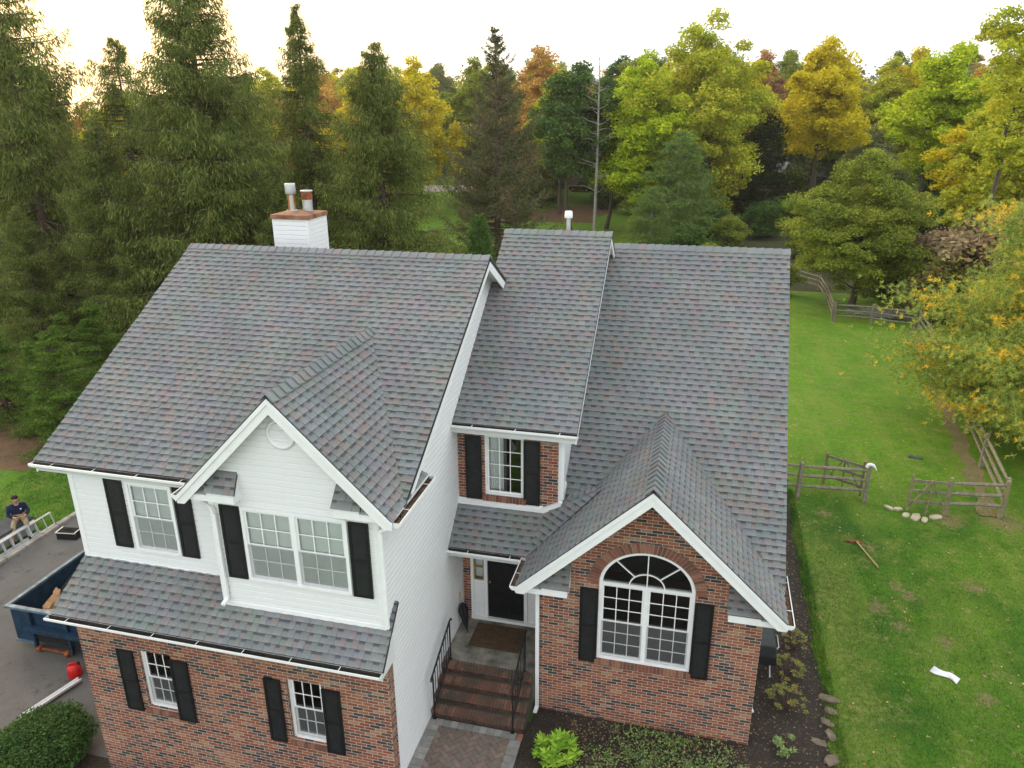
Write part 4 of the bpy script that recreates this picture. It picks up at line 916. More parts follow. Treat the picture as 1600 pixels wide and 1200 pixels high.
# mattock on the grass
mt = empty('mattock', (4.98, 21.0, .03)); tag(mt, 'mattock with a long wooden handle lying on the lawn', 'mattock')
mb = MB(); d = Vector((.36, -1.25, 0)); mb.tube([(0, 0, .03), tuple(d*.3+Vector((0, 0, .03))), tuple(d*.9+Vector((0, 0, .02))), tuple(d+Vector((0, 0, .02)))], [.028, .019, .018, .026], 10); mb.build('handle', M['wood'], mt)
mb = MB(); mb.hexa([(-.03, -.05, .0), (.04, -.03, .0), (.04, .04, .0), (-.03, .03, .0), (-.03, -.05, .06), (.04, -.03, .06), (.04, .04, .06), (-.03, .03, .06)])
mb.hexa([(-.30, .05, .0), (-.27, -.04, .0), (-.03, -.045, .0), (-.03, .03, .0), (-.30, .05, .02), (-.27, -.04, .02), (-.03, -.045, .05), (-.03, .03, .05)])
mb.hexa([(.04, -.03, .0), (.17, -.03, .0), (.17, .0, .0), (.04, .04, .0), (.04, -.03, .05), (.17, -.03, .015), (.17, .0, .015), (.04, .04, .05)]); mb.build('mattock_head', M['rust'], mt, bevel=.006)
# crumpled cloth
def crumple(name, L_, W_, seed, mat, loc, rz, amp=.035):
    r_ = random.Random(seed); nx, ny = 22, 10; V = []
    ph = [r_.uniform(0, 6) for _ in range(6)]
    for j in range(ny+1):
        for i in range(nx+1):
            u = i/nx; v = j/ny; wd = W_*(.95+.12*math.sin(u*5+ph[0])); x = (u-.5)*L_; y = (v-.5)*wd+.03*math.sin(u*7+ph[1])
            z = amp*(1+math.sin(v*9+u*4+ph[2])*.6+math.sin(u*13+v*3+ph[3])*.35)*(1-(2*v-1)**4)*(1-(2*u-1)**6)+.006; V.append((x, y, z))
    Fs = [(j*(nx+1)+i, j*(nx+1)+i+1, (j+1)*(nx+1)+i+1, (j+1)*(nx+1)+i) for j in range(ny) for i in range(nx)]
    m_ = MB(); m_.idx(V, Fs, 0, True); o = m_.build(name, mat, None, fixn=False); o.location = loc; o.rotation_euler = (0, 0, rz)
    s = o.modifiers.new('thickness', 'SOLIDIFY'); s.thickness = .006; return o
tag(crumple('cloth', .56, .24, 3, M['cloth'], (5.98, 15.62, .015), R(-33)), 'crumpled white cloth lying on the lower right lawn', 'cloth')
tag(crumple('shingle_scrap', .5, .2, 8, M['greylid'], (8.12, 28.0, G(8.12, 28)+.02), R(-10), .03), 'dark grey scrap lying on the lawn behind the fence gap', 'scrap')
# stones
def stone(name, x, y, sx, sy, sz, seed, mat, label, cat, group, z=None):
    r_ = random.Random(seed); n1, n2 = 10, 7; V = []; ph = [r_.uniform(0, 6) for _ in range(4)]
    for j in range(n2+1):
        th = PI*j/n2
        for i in range(n1):
            a = 2*PI*i/n1; k = 1+.16*math.sin(2*a+ph[0])+.1*math.sin(5*a+ph[1])+.08*math.sin(3*th+ph[2]); e = .75
            V.append((sx*k*math.copysign(abs(math.cos(a))**e, math.cos(a))*math.sin(th)**.6, sy*k*math.copysign(abs(math.sin(a))**e, math.sin(a))*math.sin(th)**.6, sz*math.copysign(abs(math.cos(th))**.6, math.cos(th))))
    Fs = [(j*n1+i, (j+1)*n1+i, (j+1)*n1+(i+1) % n1, j*n1+(i+1) % n1) for j in range(n2) for i in range(n1)]
    m_ = MB(); m_.idx(V, Fs, 0, True); o = m_.build(name, mat); o.location = (x, y, (G(x, y) if z is None else z)+sz*.35); o.rotation_euler = (0, 0, r_.uniform(0, 6)); tag(o, label, cat, group)
pos = ['biggest and farthest of the brown border rocks beside the planting bed', 'second border rock from the top, beside the planting bed', 'flat third border rock beside the planting bed', 'fourth border rock from the top beside the planting bed', 'border rock fifth from the top, half on the mulch', 'lowest brown border rock at the bottom edge of the bed']
for i, (x, y, s) in enumerate(((3.36, 14.22, .16), (3.36, 13.86, .12), (3.24, 13.5, .13), (3.27, 13.16, .13), (3.02, 12.92, .12), (3.2, 12.5, .15))): stone('border_rock', x, y, s*.75, s*1.2, s*.28, 20+i, M['rock'], pos[i], 'rock', 'rocks edging the planting bed')
pos = ['leftmost small stepping stone in the fence gap', 'second stepping stone from the left in the fence gap', 'round pale stepping stone at the foot of the open gate', 'broad pale stepping stone in front of the open gate', 'pale stepping stone right of the broad one under the gate', 'brownish flat stone by the gate hinge post']
for i, (x, y, s) in enumerate(((6.32, 23.42, .15), (6.58, 23.4, .14), (6.74, 23.05, .16), (7.0, 22.98, .24), (7.22, 22.85, .16), (7.6, 23.12, .2))): stone('stepping_stone', x, y, s, s*.62, .05, 40+i, M['steppingstone'] if 'steppingstone' in M else M.setdefault('steppingstone', simple('pale_stone', (.42, .38, .27), .9, var=.2)), pos[i], 'stone', 'stepping stones at the garden gate')
# barbecue on its stand round the corner
bq = empty('barbecue', (1.98, 14.85, 0)); tag(bq, 'dark covered barbecue on thin legs round the right brick corner', 'barbecue')
mb = MB(); mb.prism([(-.24, .62), (.24, .62), (.26, .86), (.20, .98), (-.2, .98), (-.26, .86)], 'y', -.42, .42); mb.build('lid', simple('dark_lid', (.03, .032, .034), .5), bq, bevel=.03)
mb = MB(); mb.prism([(-.26, .48), (.26, .48), (.27, .70), (-.27, .70)], 'y', -.44, .44); mb.build('firebox', M['plastic_black'], bq, bevel=.02)
for x in (-.2, .2):
    mb = MB(); mb.bar((x, -.35, .5), (x, .25, .02), .025, .025); mb.build('leg', M['galv'], bq); mb = MB(); mb.bar((x, .35, .5), (x, -.25, .02), .025, .025); mb.build('leg', M['galv'], bq)
mb = MB(); mb.tube([(.27, -.25, .8), (.31, -.2, .82), (.31, .2, .82), (.27, .25, .8)], .012, 8); mb.build('handle', M['galv'], bq)

# ================================================================== DRIVEWAY SIDE
# roll-off dumpster
D0 = (-14.95, 12.40, -.9); dp = empty('dumpster', D0); tag(dp, 'blue roll-off dumpster with scuffed rim on the driveway beside the house', 'dumpster')
X0, X1, YA, YB, Zb, Zt = -1.16, 1.16, 0., 5.2, .26, 1.22
mb = MB(); t = .04
mb.box(X0, X0+t, YA, YB, Zb, Zt); mb.box(X1-t, X1, YA, YB, Zb, Zt); mb.box(X0+t, X1-t, YA, YA+t, Zb, Zt); mb.box(X0+t, X1-t, YB-t, YB, Zb, Zt); mb.box(X0+t, X1-t, YA+t, YB-t, Zb, Zb+.05); mb.build('body', M['bluemetal'], dp)
mb = MB(); rw = .11
mb.box(X0-.06, X0-.06+rw, YA-.10, YB+.06, Zt, Zt+.07); mb.box(X1+.06-rw, X1+.06, YA-.10, YB+.06, Zt, Zt+.07); mb.box(X0-.06+rw, X1+.06-rw, YA-.10, YA+.02, Zt, Zt+.07); mb.box(X0-.06+rw, X1+.06-rw, YB-.05, YB+.06, Zt, Zt+.07); mb.build('rim', M['bluerim'], dp, bevel=.012)
for x, w_ in ((X0+.62, .07), (X1-.62, .07), (X1-.05, .10)): mb = MB(); mb.box(x-w_/2, x+w_/2, YA-.09, YA, .12, Zt); mb.build('end_post', M['bluemetal'], dp, bevel=.008)
mb = MB(); mb.box(X0+.5, X1-.02, YA-.20, YA, .74, .80); mb.box(X0+.5, X1-.02, YA-.20, YA-.18, .68, .74); mb.build('cross_shelf', M['bluemetal'], dp, bevel=.006)
mb = MB(); mb.box(X0-.02, X0+.6, YA-.05, YA+.1, Zb-.05, Zb+.0); mb.build('bottom_sill', M['bluerim'], dp, bevel=.006)
mb = MB(); mb.box(X0+.66, X1-.14, YA-.012, YA-.002, .30, .66); mb.build('end_recess_shade', M['dark'], dp)  # flat dark plate, the shade of the undercut end is in its colour
for y in (.9, 1.8, 2.7, 3.6, 4.5):
    for sx in (X0-.05, X1): mb = MB(); mb.box(sx, sx+.05, y, y+.08, Zb, Zt); mb.build('side_rib', M['bluemetal'], dp)
for x in (-.5, .35): mb = MB(); mb.lathe([(.0, -.06), (.07, -.06), (.09, -.05), (.09, .05), (.07, .06), (0, .06)], n=18, M=Matrix.Translation((x, YA-.02, .09)) @ Matrix.Rotation(R(90), 4, 'Y')); mb.build('wheel', M['rust'], dp)
mb = MB(); mb.bar((-.58, YA-.02, .09), (.45, YA-.02, .09), .04, .05); mb.build('axle', M['rust'], dp)
for x in (X0+.3, X1-.3): mb = MB(); mb.box(x-.05, x+.05, YA+.05, YB, .14, .26); mb.build('skid_beam', M['bluemetal'], dp)
# its load
rd = random.Random(3)
mb = MB()
V = []; nx, ny = 16, 34
for j in range(ny+1):
    for i in range(nx+1):
        x = X0+t+(X1-X0-2*t)*i/nx; y = YA+t+(YB-YA-2*t)*j/ny; V.append((x+D0[0], y+D0[1], D0[2]+.72+.10*math.sin(x*3+y*2)+rd.uniform(-.05, .07)+.18*sm(1, 3, y)))
mb.idx(V, [(j*(nx+1)+i, j*(nx+1)+i+1, (j+1)*(nx+1)+i+1, (j+1)*(nx+1)+i) for j in range(ny) for i in range(nx)])
M['debris'] = speck('torn_roofing_debris', (.02, .02, .022), (.06, .055, .05), (.16, .13, .10), 12, .05)
o = mb.build('roofing_debris', M['debris'], fixn=False); o['kind'] = 'stuff'; tag(o, 'dark torn roofing debris filling the dumpster', 'debris')
for (x, y, z, sx, sy, rx, ry, rz, lab) in ((-15.05, 13.15, +.10, .80, .50, 20, -14, 25, 'large open cardboard piece on top of the dumpster debris'), (-15.45, 13.0, +.12, .26, .45, 50, 30, -10, 'small upright cardboard flap at the left of the dumpster load'), (-14.9, 13.8, +.14, .6, .3, 25, 10, -20, 'cardboard strip towards the back of the dumpster load'), (-15.2, 12.75, +.08, .55, .12, 6, 4, 12, 'thin cardboard scrap just inside the front rim of the dumpster')):
    mb = MB(); mb.box(-sx/2, sx/2, -sy/2, sy/2, -.004, .004); mb.box(-sx/2, -sx/2+.16, sy/2, sy/2+.18, -.004, .004, M=Matrix.Rotation(R(18), 4, 'X')); mb.bar((sx/2, -sy/2, 0), (sx/2+.10, -sy/2+.2, .08), .10, .006)
    o = mb.build('cardboard_piece', M['cardboard']); o.location = (x, y, z); o.rotation_euler = (R(rx), R(ry), R(rz)); tag(o, lab, 'cardboard', 'cardboard in the dumpster')
tag(crumple('paper_wad', .26, .18, 12, M['paper'], (-15.0, 13.62, .05), R(20), .03), 'crumpled white paper beside the cardboard in the dumpster', 'paper')
# red gas can
gcn = empty('gas_can', (-13.92, 11.85, -.9), R(25)); tag(gcn, 'red plastic gas can on the driveway by the brick corner', 'gas can')
mb = MB(); prof = [(.0, .0), (.150, .0), (.165, .02), (.165, .20), (.15, .25), (.10, .30), (.05, .315), (.0, .32)]
mb.lathe([(r_, z) for r_, z in prof], n=8); mb.build('can_body', M['red'], gcn, bevel=.012)
mb = MB(); mb.tube([(-.12, 0, .25), (-.09, 0, .34), (0, 0, .37), (.07, 0, .34), (.09, 0, .28)], .022, 8); mb.build('handle', M['red'], gcn)
mb = MB(); mb.lathe([(.035, .28), (.035, .34), (.0, .345)], (.10, .03, 0), 12); mb.build('cap', M['plastic_black'], gcn)
# loose white gutter piece
mb = MB(); a, b = Vector((-13.97, 10.35, -.86)), Vector((-13.62, 11.68, -.86)); d = (b-a).normalized(); o_ = Vector((d.y, -d.x, 0))
ringp = [(-.065, .0), (-.065, .09), (-.055, .09), (-.055, .012), (.03, .012), (.058, .05), (.058, .10), (.075, .10), (.07, .04), (.035, .0)]
Va = [a+o_*u+Vector((0, 0, v)) for u, v in ringp]; Vb = [b+o_*u+Vector((0, 0, v)) for u, v in ringp]; n = len(ringp)
mb.idx([tuple(p) for p in Va+Vb], [(i, (i+1) % n, n+(i+1) % n, n+i) for i in range(n)]); o = mb.build('gutter_piece', M['trim']); tag(o, 'loose length of white gutter lying on the driveway behind the round bush', 'gutter')
# toolbox
tb = empty('toolbox', (-18.92, 17.1, -.9), R(8)); tag(tb, 'black toolbox with silver edges on the driveway', 'toolbox')
mb = MB(); mb.box(-.33, .33, -.17, .17, 0, .20); mb.build('case', M['plastic_black'], tb, bevel=.015)
mb = MB(); mb.box(-.34, .34, -.18, .18, .20, .26); lid = mb.build('lid', M['plastic_black'], tb, bevel=.015)
mb = MB()
for x in (-.335, .295): mb.box(x, x+.035, -.185, .185, .255, .268)
mb.box(-.34, .34, -.188, -.175, .235, .262); mb.build('silver_trim', M['alu'], lid)
mb = MB(); mb.tube([(-.10, 0, .26), (-.09, 0, .295), (.09, 0, .295), (.10, 0, .26)], .013, 8); mb.build('handle', M['plastic_black'], tb)
# storage chest
cs = empty('storage_chest', (-20.75, 15.6, -.9)); tag(cs, 'long grey storage chest with a dark lid at the left edge of the driveway', 'storage chest')
mb = MB(); mb.box(-.36, .36, -1.7, 1.6, 0, .42); mb.build('chest_body', M['greybox'], cs, bevel=.012)
mb = MB(); mb.box(-.40, .40, -1.74, 1.64, .42, .50); mb.build('chest_lid', M['greylid'], cs, bevel=.012)
# aluminium extension ladder standing on edge against the curb
ld = empty('extension_ladder', (-19.98, 13.2, -.9)); tag(ld, 'aluminium extension ladder lying on its edge beside the grey chest', 'ladder')
ld.rotation_euler = (0, R(-16), 0)
for k, (x, zb, ya, yb2) in enumerate(((0, .04, 0, 4.45), (-.075, .09, -.3, 3.9))):
    for z in (zb, zb+.42-.03*k):
        mb = MB(); mb.box(x-.03, x+.035, ya, yb2, z-.012, z+.012); mb.box(x-.03, x-.02, ya, yb2, z+.012, z+.03); mb.build('rail', M['alu'], ld)
    y = ya+.15; mb = MB()
    while y < yb2: mb.tube([(x, y, zb), (x, y, zb+.42-.03*k)], .019, 8); y += .305
    mb.build('rung', M['alu'], ld)
for y in (1.1, 3.5): mb = MB(); mb.box(-.12, .05, y, y+.05, .03, .5); mb.build('bracket', M['alu'], ld)
# ================================================================== PERSON seated on the chest
def skin_chain(name, verts, edges, mat, parent, sub=2):
    """verts: [(x,y,z,rx,ry)], edges: index pairs; grown with a Skin modifier, root = vertex 0"""
    me = bpy.data.meshes.new(name); me.from_pydata([v[:3] for v in verts], edges, []); me.update()
    o = bpy.data.objects.new(name, me); col.objects.link(o); o.parent = parent
    s = o.modifiers.new('skin', 'SKIN'); s.use_smooth_shade = True
    for i, v in enumerate(verts):
        sv = me.skin_vertices[0].data[i]; sv.radius = (v[3], v[4]); sv.use_root = (i == 0)
    q = o.modifiers.new('sub', 'SUBSURF'); q.levels = sub; q.render_levels = sub
    me.materials.append(mat); return o
pn = empty('person', (-20.62, 16.98, -.40), R(-40)); tag(pn, 'person in navy sweatshirt and khaki trousers sitting on the grey chest reading a paper', 'person')
# faces local -Y ... the figure looks along local +X after rotation; build facing +X
# body (skin): head, neck, torso core, arms, legs as one continuous surface
B = [(0, 0, .10, .13, .15), (0, 0, .30, .13, .16), (.02, 0, .48, .12, .17), (.04, 0, .57, .06, .07), (.08, 0, .645, .052, .052), (.125, 0, .715, .085, .075), (.115, 0, .80, .085, .08),
     (.03, .19, .50, .055, .055), (.10, .27, .26, .042, .042), (.30, .14, .20, .032, .030), (.34, .10, .205, .030, .016),
     (.03, -.19, .50, .055, .055), (.12, -.27, .26, .042, .042), (.32, -.12, .22, .032, .030), (.36, -.08, .225, .030, .016),
     (.12, .10, .07, .088, .085), (.44, .14, .06, .062, .062), (.50, .15, -.38, .040, .040), (.58, .15, -.44, .032, .036),
     (.12, -.10, .07, .088, .085), (.40, -.20, .05, .062, .062), (.68, -.30, -.32, .040, .040), (.78, -.32, -.42, .032, .036)]
E_ = [(0, 1), (1, 2), (2, 3), (3, 4), (4, 5), (5, 6), (2, 7), (7, 8), (8, 9), (9, 10), (2, 11), (11, 12), (12, 13), (13, 14), (0, 15), (15, 16), (16, 17), (17, 18), (0, 19), (19, 20), (20, 21), (21, 22)]
bd = skin_chain('body', B, E_, M['skin'], pn)
# clothes, slightly larger
T_ = [(0, 0, .0, .165, .20), (0, 0, .28, .155, .185), (.02, 0, .47, .135, .195), (.042, 0, .60, .085, .09), (.03, .205, .49, .075, .075), (.10, .285, .26, .060, .060), (.26, .165, .205, .045, .043), (.03, -.205, .49, .075, .075), (.12, -.285, .26, .060, .060), (.28, -.145, .22, .045, .043)]
skin_chain('sweatshirt', T_, [(0, 1), (1, 2), (2, 3), (2, 4), (4, 5), (5, 6), (2, 7), (7, 8), (8, 9)], M['navy'], pn)
P_ = [(0, 0, .12, .15, .165), (.10, .10, .08, .11, .10), (.44, .14, .06, .082, .082), (.49, .15, -.34, .068, .066), (.10, -.10, .08, .11, .10), (.40, -.20, .05, .082, .082), (.66, -.295, -.29, .068, .066)]
skin_chain('trousers', P_, [(0, 1), (1, 2), (2, 3), (0, 4), (4, 5), (5, 6)], M['khaki'], pn)
mb = MB(); V = []; 
for j in range(9):
    th = PI*.62*j/8
    for i in range(20): a = 2*PI*i/20; V.append((.085+.112*math.sin(th)*math.cos(a)-.012, .098*math.sin(th)*math.sin(a), .80+.10*math.cos(th)-.06*(math.cos(a) < -.2)*(j/8)+.03*(math.cos(a) > .5)*(j/8)))
mb.idx(V, [(j*20+i, (j+1)*20+i, (j+1)*20+(i+1) % 20, j*20+(i+1) % 20) for j in range(8) for i in range(20)], 0, True); mb.build('hair', M['hair'], pn)
mb = MB(); mb.tube([(.17, 0, .755), (.205, 0, .735), (.175, 0, .725)], [.012, .014, .010], 6); mb.build('nose', M['skin'], bd)
for s in (1, -1):
    mb = MB(); mb.tube([(.09, s*.078, .74), (.095, s*.092, .76), (.085, s*.085, .79)], [.012, .016, .010], 6); mb.build('ear', M['skin'], bd)
    mb = MB(); mb.tube([(.168, s*.035-.012, .768), (.172, s*.035, .769), (.168, s*.035+.012, .768)], .007, 6); mb.build('eye', M['hair'], bd)
    hx, hy, hz = (.34, .10, .205) if s > 0 else (.36, -.08, .225)
    for k in range(4):
        mb = MB(); a = Vector((hx+.02, hy-s*(.0)+(k-1.5)*.018, hz)); mb.tube([a, a+Vector((.045-.006*abs(k-1.5), -s*.012, -.006)), a+Vector((.06, -s*.025, -.025)), a+Vector((.045, -s*.03, -.04))], [.010, .009, .008, .006], 6); mb.build('finger', M['skin'], bd)
    mb = MB(); a = Vector((hx-.01, hy-s*.02, hz+.012)); mb.tube([a, a+Vector((.03, -s*.03, .015)), a+Vector((.055, -s*.035, .012))], [.012, .010, .008], 6); mb.build('thumb', M['skin'], bd)
    f = (.56, .15, -.455) if s > 0 else (.76, -.32, -.455)
    mb = MB(); mb.tube([(f[0]-.10, f[1], f[2]+.03), (f[0]-.02, f[1], f[2]+.035), (f[0]+.08, f[1], f[2]+.015), (f[0]+.16, f[1], f[2])], [.045, .055, .045, .028], 10); mb.build('shoe', M['plastic_black'], pn)
mb = MB(); mb.box(.145, .158, .06, .115, .40, .43); o = mb.build('chest_emblem', M['paper'], pn); o.rotation_euler = (0, 0, 0)
o = MB(); o.box(-.10, .10, -.07, .07, 0, .003); o = o.build('paper_sheet', M['paper']); tag(o, 'sheet of white paper held by the seated person', 'paper')
o.matrix_world = Matrix.Translation((-20.62, 16.98, -.40)) @ Matrix.Rotation(R(-40), 4, 'Z') @ Matrix.Translation((.42, .01, .26)) @ Matrix.Rotation(R(-25), 4, 'Y') @ Matrix.Rotation(R(90), 4, 'Z')
# ================================================================== TREES
def leaf_mat(name, cols, sc=.55, rough=.7, trans=.28, patch=None):
    q = N(name); pos = q.coord('Pos'); isl = q.island()
    f = q.math('ADD', q.math('MULTIPLY', isl, .55), q.math('MULTIPLY', q.mapr(q.noise(pos, sc, 3), .3, .7, 0, 1), .45))
    n = len(cols); c = q.ramp(f, [((i+.25)/(n), x) for i, x in enumerate(cols)])
    if patch:
        pf = q.mapr(q.noise(pos, patch[1], 2), patch[2], patch[2]+.10, 0, 1); c = q.mix(pf, c, patch[0])
    vv = q.mapr(q.wn(q.comb(isl, 3., 1.)), 0, 1, .6, 1.4); c = q.mix(.8, c, vv, 'MULTIPLY')
    q.col(c, rough); q.b.inputs['Specular IOR Level'].default_value = .12
    tl = q.n('BsdfTranslucent'); q.set(tl.inputs[0], c); ms = q.n('MixShader'); ms.inputs[0].default_value = trans
    q.set(ms.inputs[1], q.b.outputs[0]); q.set(ms.inputs[2], tl.outputs[0]); q.set(q.out.inputs[0], ms.outputs[0]); return q.m
q = N('bark'); p = q.coord('Object'); b_ = q.noise(q.mapping(p, (6, 6, 1.2)), 3, 5); q.col(q.mix(b_, (.045, .035, .028), (.15, .125, .10)), .95); q.bump(b_, .03); M['bark'] = q.m
M['palebark'] = simple('pale_bark', (.30, .28, .26), .9, var=.3); M['brownbark'] = simple('brown_bark', (.10, .072, .055), .95, var=.3)
LM = {
 'spruce': leaf_mat('norway_spruce_needles', [(.034, .056, .013), (.092, .132, .027), (.165, .212, .048), (.28, .305, .085)], 1.3, trans=.42, patch=((.38, .25, .13), 2.4, .67)),
 'spruce_dark': leaf_mat('dark_spruce_needles', [(.030, .045, .020), (.070, .085, .034), (.115, .130, .050), (.18, .16, .085)], 1.3, patch=((.22, .15, .10), .6, .58)),
 'hemlock': leaf_mat('hemlock_needles', [(0.058, 0.115, 0.019), (0.103, 0.183, 0.026), (0.156, 0.244, 0.036)], .9, trans=.35),
 'arbor': leaf_mat('arborvitae_leaves', [(0.047, 0.112, 0.024), (0.077, 0.171, 0.031), (0.130, 0.236, 0.042)], 2),
 'yellowgreen': leaf_mat('yellow_green_leaves', [(0.243, 0.314, 0.026), (0.386, 0.457, 0.038), (0.514, 0.528, 0.046), (0.613, 0.542, 0.050)], .35, trans=.45, patch=((0.627, 0.457, 0.038), .5, .66)),
 'yellow': leaf_mat('yellow_leaves', [(0.440, 0.406, 0.023), (0.616, 0.518, 0.026), (0.734, 0.616, 0.029), (0.528, 0.505, 0.029)], .4, trans=.45),
 'lime': leaf_mat('lime_leaves', [(0.264, 0.392, 0.023), (0.416, 0.546, 0.030), (0.610, 0.645, 0.033)], .4, trans=.45),
 'olive': leaf_mat('olive_leaves', [(0.127, 0.176, 0.027), (0.194, 0.261, 0.034), (0.268, 0.322, 0.044), (0.358, 0.352, 0.053)], .45, trans=.35, patch=((0.507, 0.338, 0.048), .7, .68)),
 'darkgreen': leaf_mat('dark_green_leaves', [(0.040, 0.088, 0.021), (0.075, 0.142, 0.031), (0.115, 0.198, 0.040)], .5),
 'orange': leaf_mat('orange_leaves', [(0.363, 0.236, 0.064), (0.546, 0.319, 0.085), (0.623, 0.401, 0.095)], .5, trans=.4),
 'rustred': leaf_mat('rust_red_leaves', [(0.260, 0.118, 0.065), (0.354, 0.165, 0.083), (0.401, 0.236, 0.106)], .5, trans=.3),
 'greyolive': leaf_mat('grey_olive_leaves', [(0.123, 0.150, 0.059), (0.182, 0.215, 0.077), (0.260, 0.273, 0.094)], .4),
 'pine': leaf_mat('white_pine_needles', [(.22, .32, .10), (.32, .43, .11), (.50, .54, .09)], .9, trans=.45, patch=((.86, .60, .07), .9, .54)),
 'bluepine': leaf_mat('soft_pine_needles', [(0.118, 0.201, 0.053), (0.177, 0.271, 0.071), (0.236, 0.330, 0.083)], .7),
 'boxwood': leaf_mat('dark_bush_leaves', [(0.029, 0.068, 0.021), (0.054, 0.115, 0.029), (0.100, 0.176, 0.044)], 2),
 'rhodo': leaf_mat('bright_shrub_leaves', [(0.118, 0.260, 0.029), (0.236, 0.425, 0.041), (0.401, 0.590, 0.071)], 3, trans=.35),
 'creeper': leaf_mat('creeper_leaves', [(0.118, 0.189, 0.065), (0.201, 0.295, 0.094), (0.307, 0.389, 0.142)], 3, trans=.3),
 'redshrub': leaf_mat('reddish_shrub_leaves', [(0.177, 0.094, 0.047), (0.201, 0.189, 0.047), (0.212, 0.271, 0.059), (0.354, 0.177, 0.094)], 3, trans=.3),
 'tanleaf': leaf_mat('tan_shrub_leaves', [(0.260, 0.177, 0.106), (0.389, 0.271, 0.165), (0.319, 0.283, 0.142)], .7),
}
def leaves(C, n, g, size, aspect=.55, upbias=.5, droop=None):
    """rhombic leaves: C (n,3) centres"""
    d = g.normal(size=(n, 3)); d[:, 2] *= .6
    if droop is not None: d = d*.55+droop
    d /= np.linalg.norm(d, axis=1)[:, None]+1e-9
    nn = g.normal(size=(n, 3)); nn[:, 2] += upbias*2; s = np.cross(d, nn); s /= np.linalg.norm(s, axis=1)[:, None]+1e-9
    L = size*g.uniform(.6, 1.3, n)[:, None]
    a = d*L*.5; b = s*L*aspect*.5
    return np.stack([C-a, C-b*1., C+a, C+b], 1).reshape(-1, 3)
def limb_tubes(mb, base, tips, r0, g, n=6):
    for t, b, r in tips:
        b = np.array(b); t = np.array(t); mid = (b+t)/2; mid[2] -= .08*np.linalg.norm(t-b)*g.uniform(-.2, 1)
        mb.tube([tuple(b), tuple(b*.55+mid*.45+g.normal(size=3)*.03*np.linalg.norm(t-b)), tuple(mid), tuple(t*.55+mid*.45+g.normal(size=3)*.04*np.linalg.norm(t-b)), tuple(t)], [r, r*.8, r*.6, r*.4, r*.16], n, cap=False)
MESH = {}
def broadleaf(key, H, Rr, hb, ncl, nper, leaf, seed, mat, bark='bark', clump=.95, squash=.62, shape=1., trunk_r=.24, lean=0., fill=.5):
    """returns two meshes (trunk, crown) for a tree of height H standing at the origin"""
    g = np.random.default_rng(seed); mb = MB(); tips = []
    ph = g.uniform(0, 6.28, 6); cz = (H+hb)/2; hz = (H-hb)/2
    pts = []; 
    while len(pts) < ncl:
        v = g.normal(size=3); v /= np.linalg.norm(v); r = g.uniform(0, 1)**fill
        az = math.atan2(v[1], v[0]); lob = 1+.20*math.sin(2*az+ph[0]+v[2]*2)+.14*math.sin(3*az+ph[1]-v[2]*3)+.12*math.sin(5*v[2]+ph[2])
        p = np.array([v[0]*Rr*lob*r, v[1]*Rr*lob*r, cz+v[2]*hz*r*(1 if v[2] > 0 else shape)*(1+.08*math.sin(4*az+ph[3]))])
        k = (p[2]-hb)/(H-hb)
        wd = min(1, 1.25*(1-max(0, k))**.55+.12); p[0] *= wd; p[1] *= wd; p[0] += lean*p[2]
        if k < -.1: continue
        pts.append(p)
    pts = np.array(pts); dm = np.sort(np.linalg.norm(pts[:, None]-pts[None], axis=2), 1)[:, 1:5].mean(1); pts = pts[(dm < clump*1.85) & (pts[:, 2] < H*1.01)]; C = []
    for p in pts:
        cs = clump*g.uniform(.6, 1.35); q_ = g.normal(size=(nper, 3)); q_ /= np.linalg.norm(q_, axis=1)[:, None]; q_ *= (g.uniform(0, 1, nper)**.45)[:, None]*cs
        q_[:, 2] *= squash; q_[:, 2] -= .22*(q_[:, 0]**2+q_[:, 1]**2)/cs
        C.append(p+q_)
    C = np.concatenate(C); V = leaves(C, len(C), g, leaf)
    top = H*.86; tz = np.linspace(0, top, 9); tx = np.cumsum(g.normal(size=9)*.012*H); ty = np.cumsum(g.normal(size=9)*.012*H); tx -= tx[0]; ty -= ty[0]
    tp = [(tx[i]+lean*tz[i], ty[i], tz[i]-(.4 if i == 0 else 0)) for i in range(9)]
    mb.tube(tp, [trunk_r*(1.35 if i == 0 else (1-.93*(i/8)**.9)) for i in range(9)], 10, cap=False)
    order = g.permutation(len(pts))[:int(min(60, len(pts)))]
    for i in order:
        p = pts[i]; zb = max(hb*.55, min(top*.93, p[2]-g.uniform(.15, .5)*math.hypot(p[0], p[1])-.3)); k = zb/top*8; j = int(min(7, k)); f = k-j
        b = np.array(tp[j])*(1-f)+np.array(tp[j+1])*f; r = max(.018, trunk_r*(1-.93*(zb/top)**.9)*.42)
        tips.append((p, b, r))
    limb_tubes(mb, None, tips, 0, g, 5)
    return mb, V
def plant_tree(name, mbV, x, y, mat, bark, label, cat='tree', group=None, rz=0., sc=1., crown='crown', trunk='trunk', z=None):
    o = empty(name, (x, y, G(x, y) if z is None else z), rz); o.scale = (sc, sc, sc); tag(o, label, cat, group)
    if isinstance(mbV, str): tm, cm = MESH[mbV]
    t = bpy.data.objects.new(trunk, tm); col.objects.link(t); t.parent = o; c = bpy.data.objects.new(crown, cm); col.objects.link(c); c.parent = o
    for ob, mt in ((t, bark), (c, mat)):
        if not ob.data.materials: ob.data.materials.append(mt)
        ob.material_slots[0].link = 'OBJECT'; ob.material_slots[0].material = mt
    return o
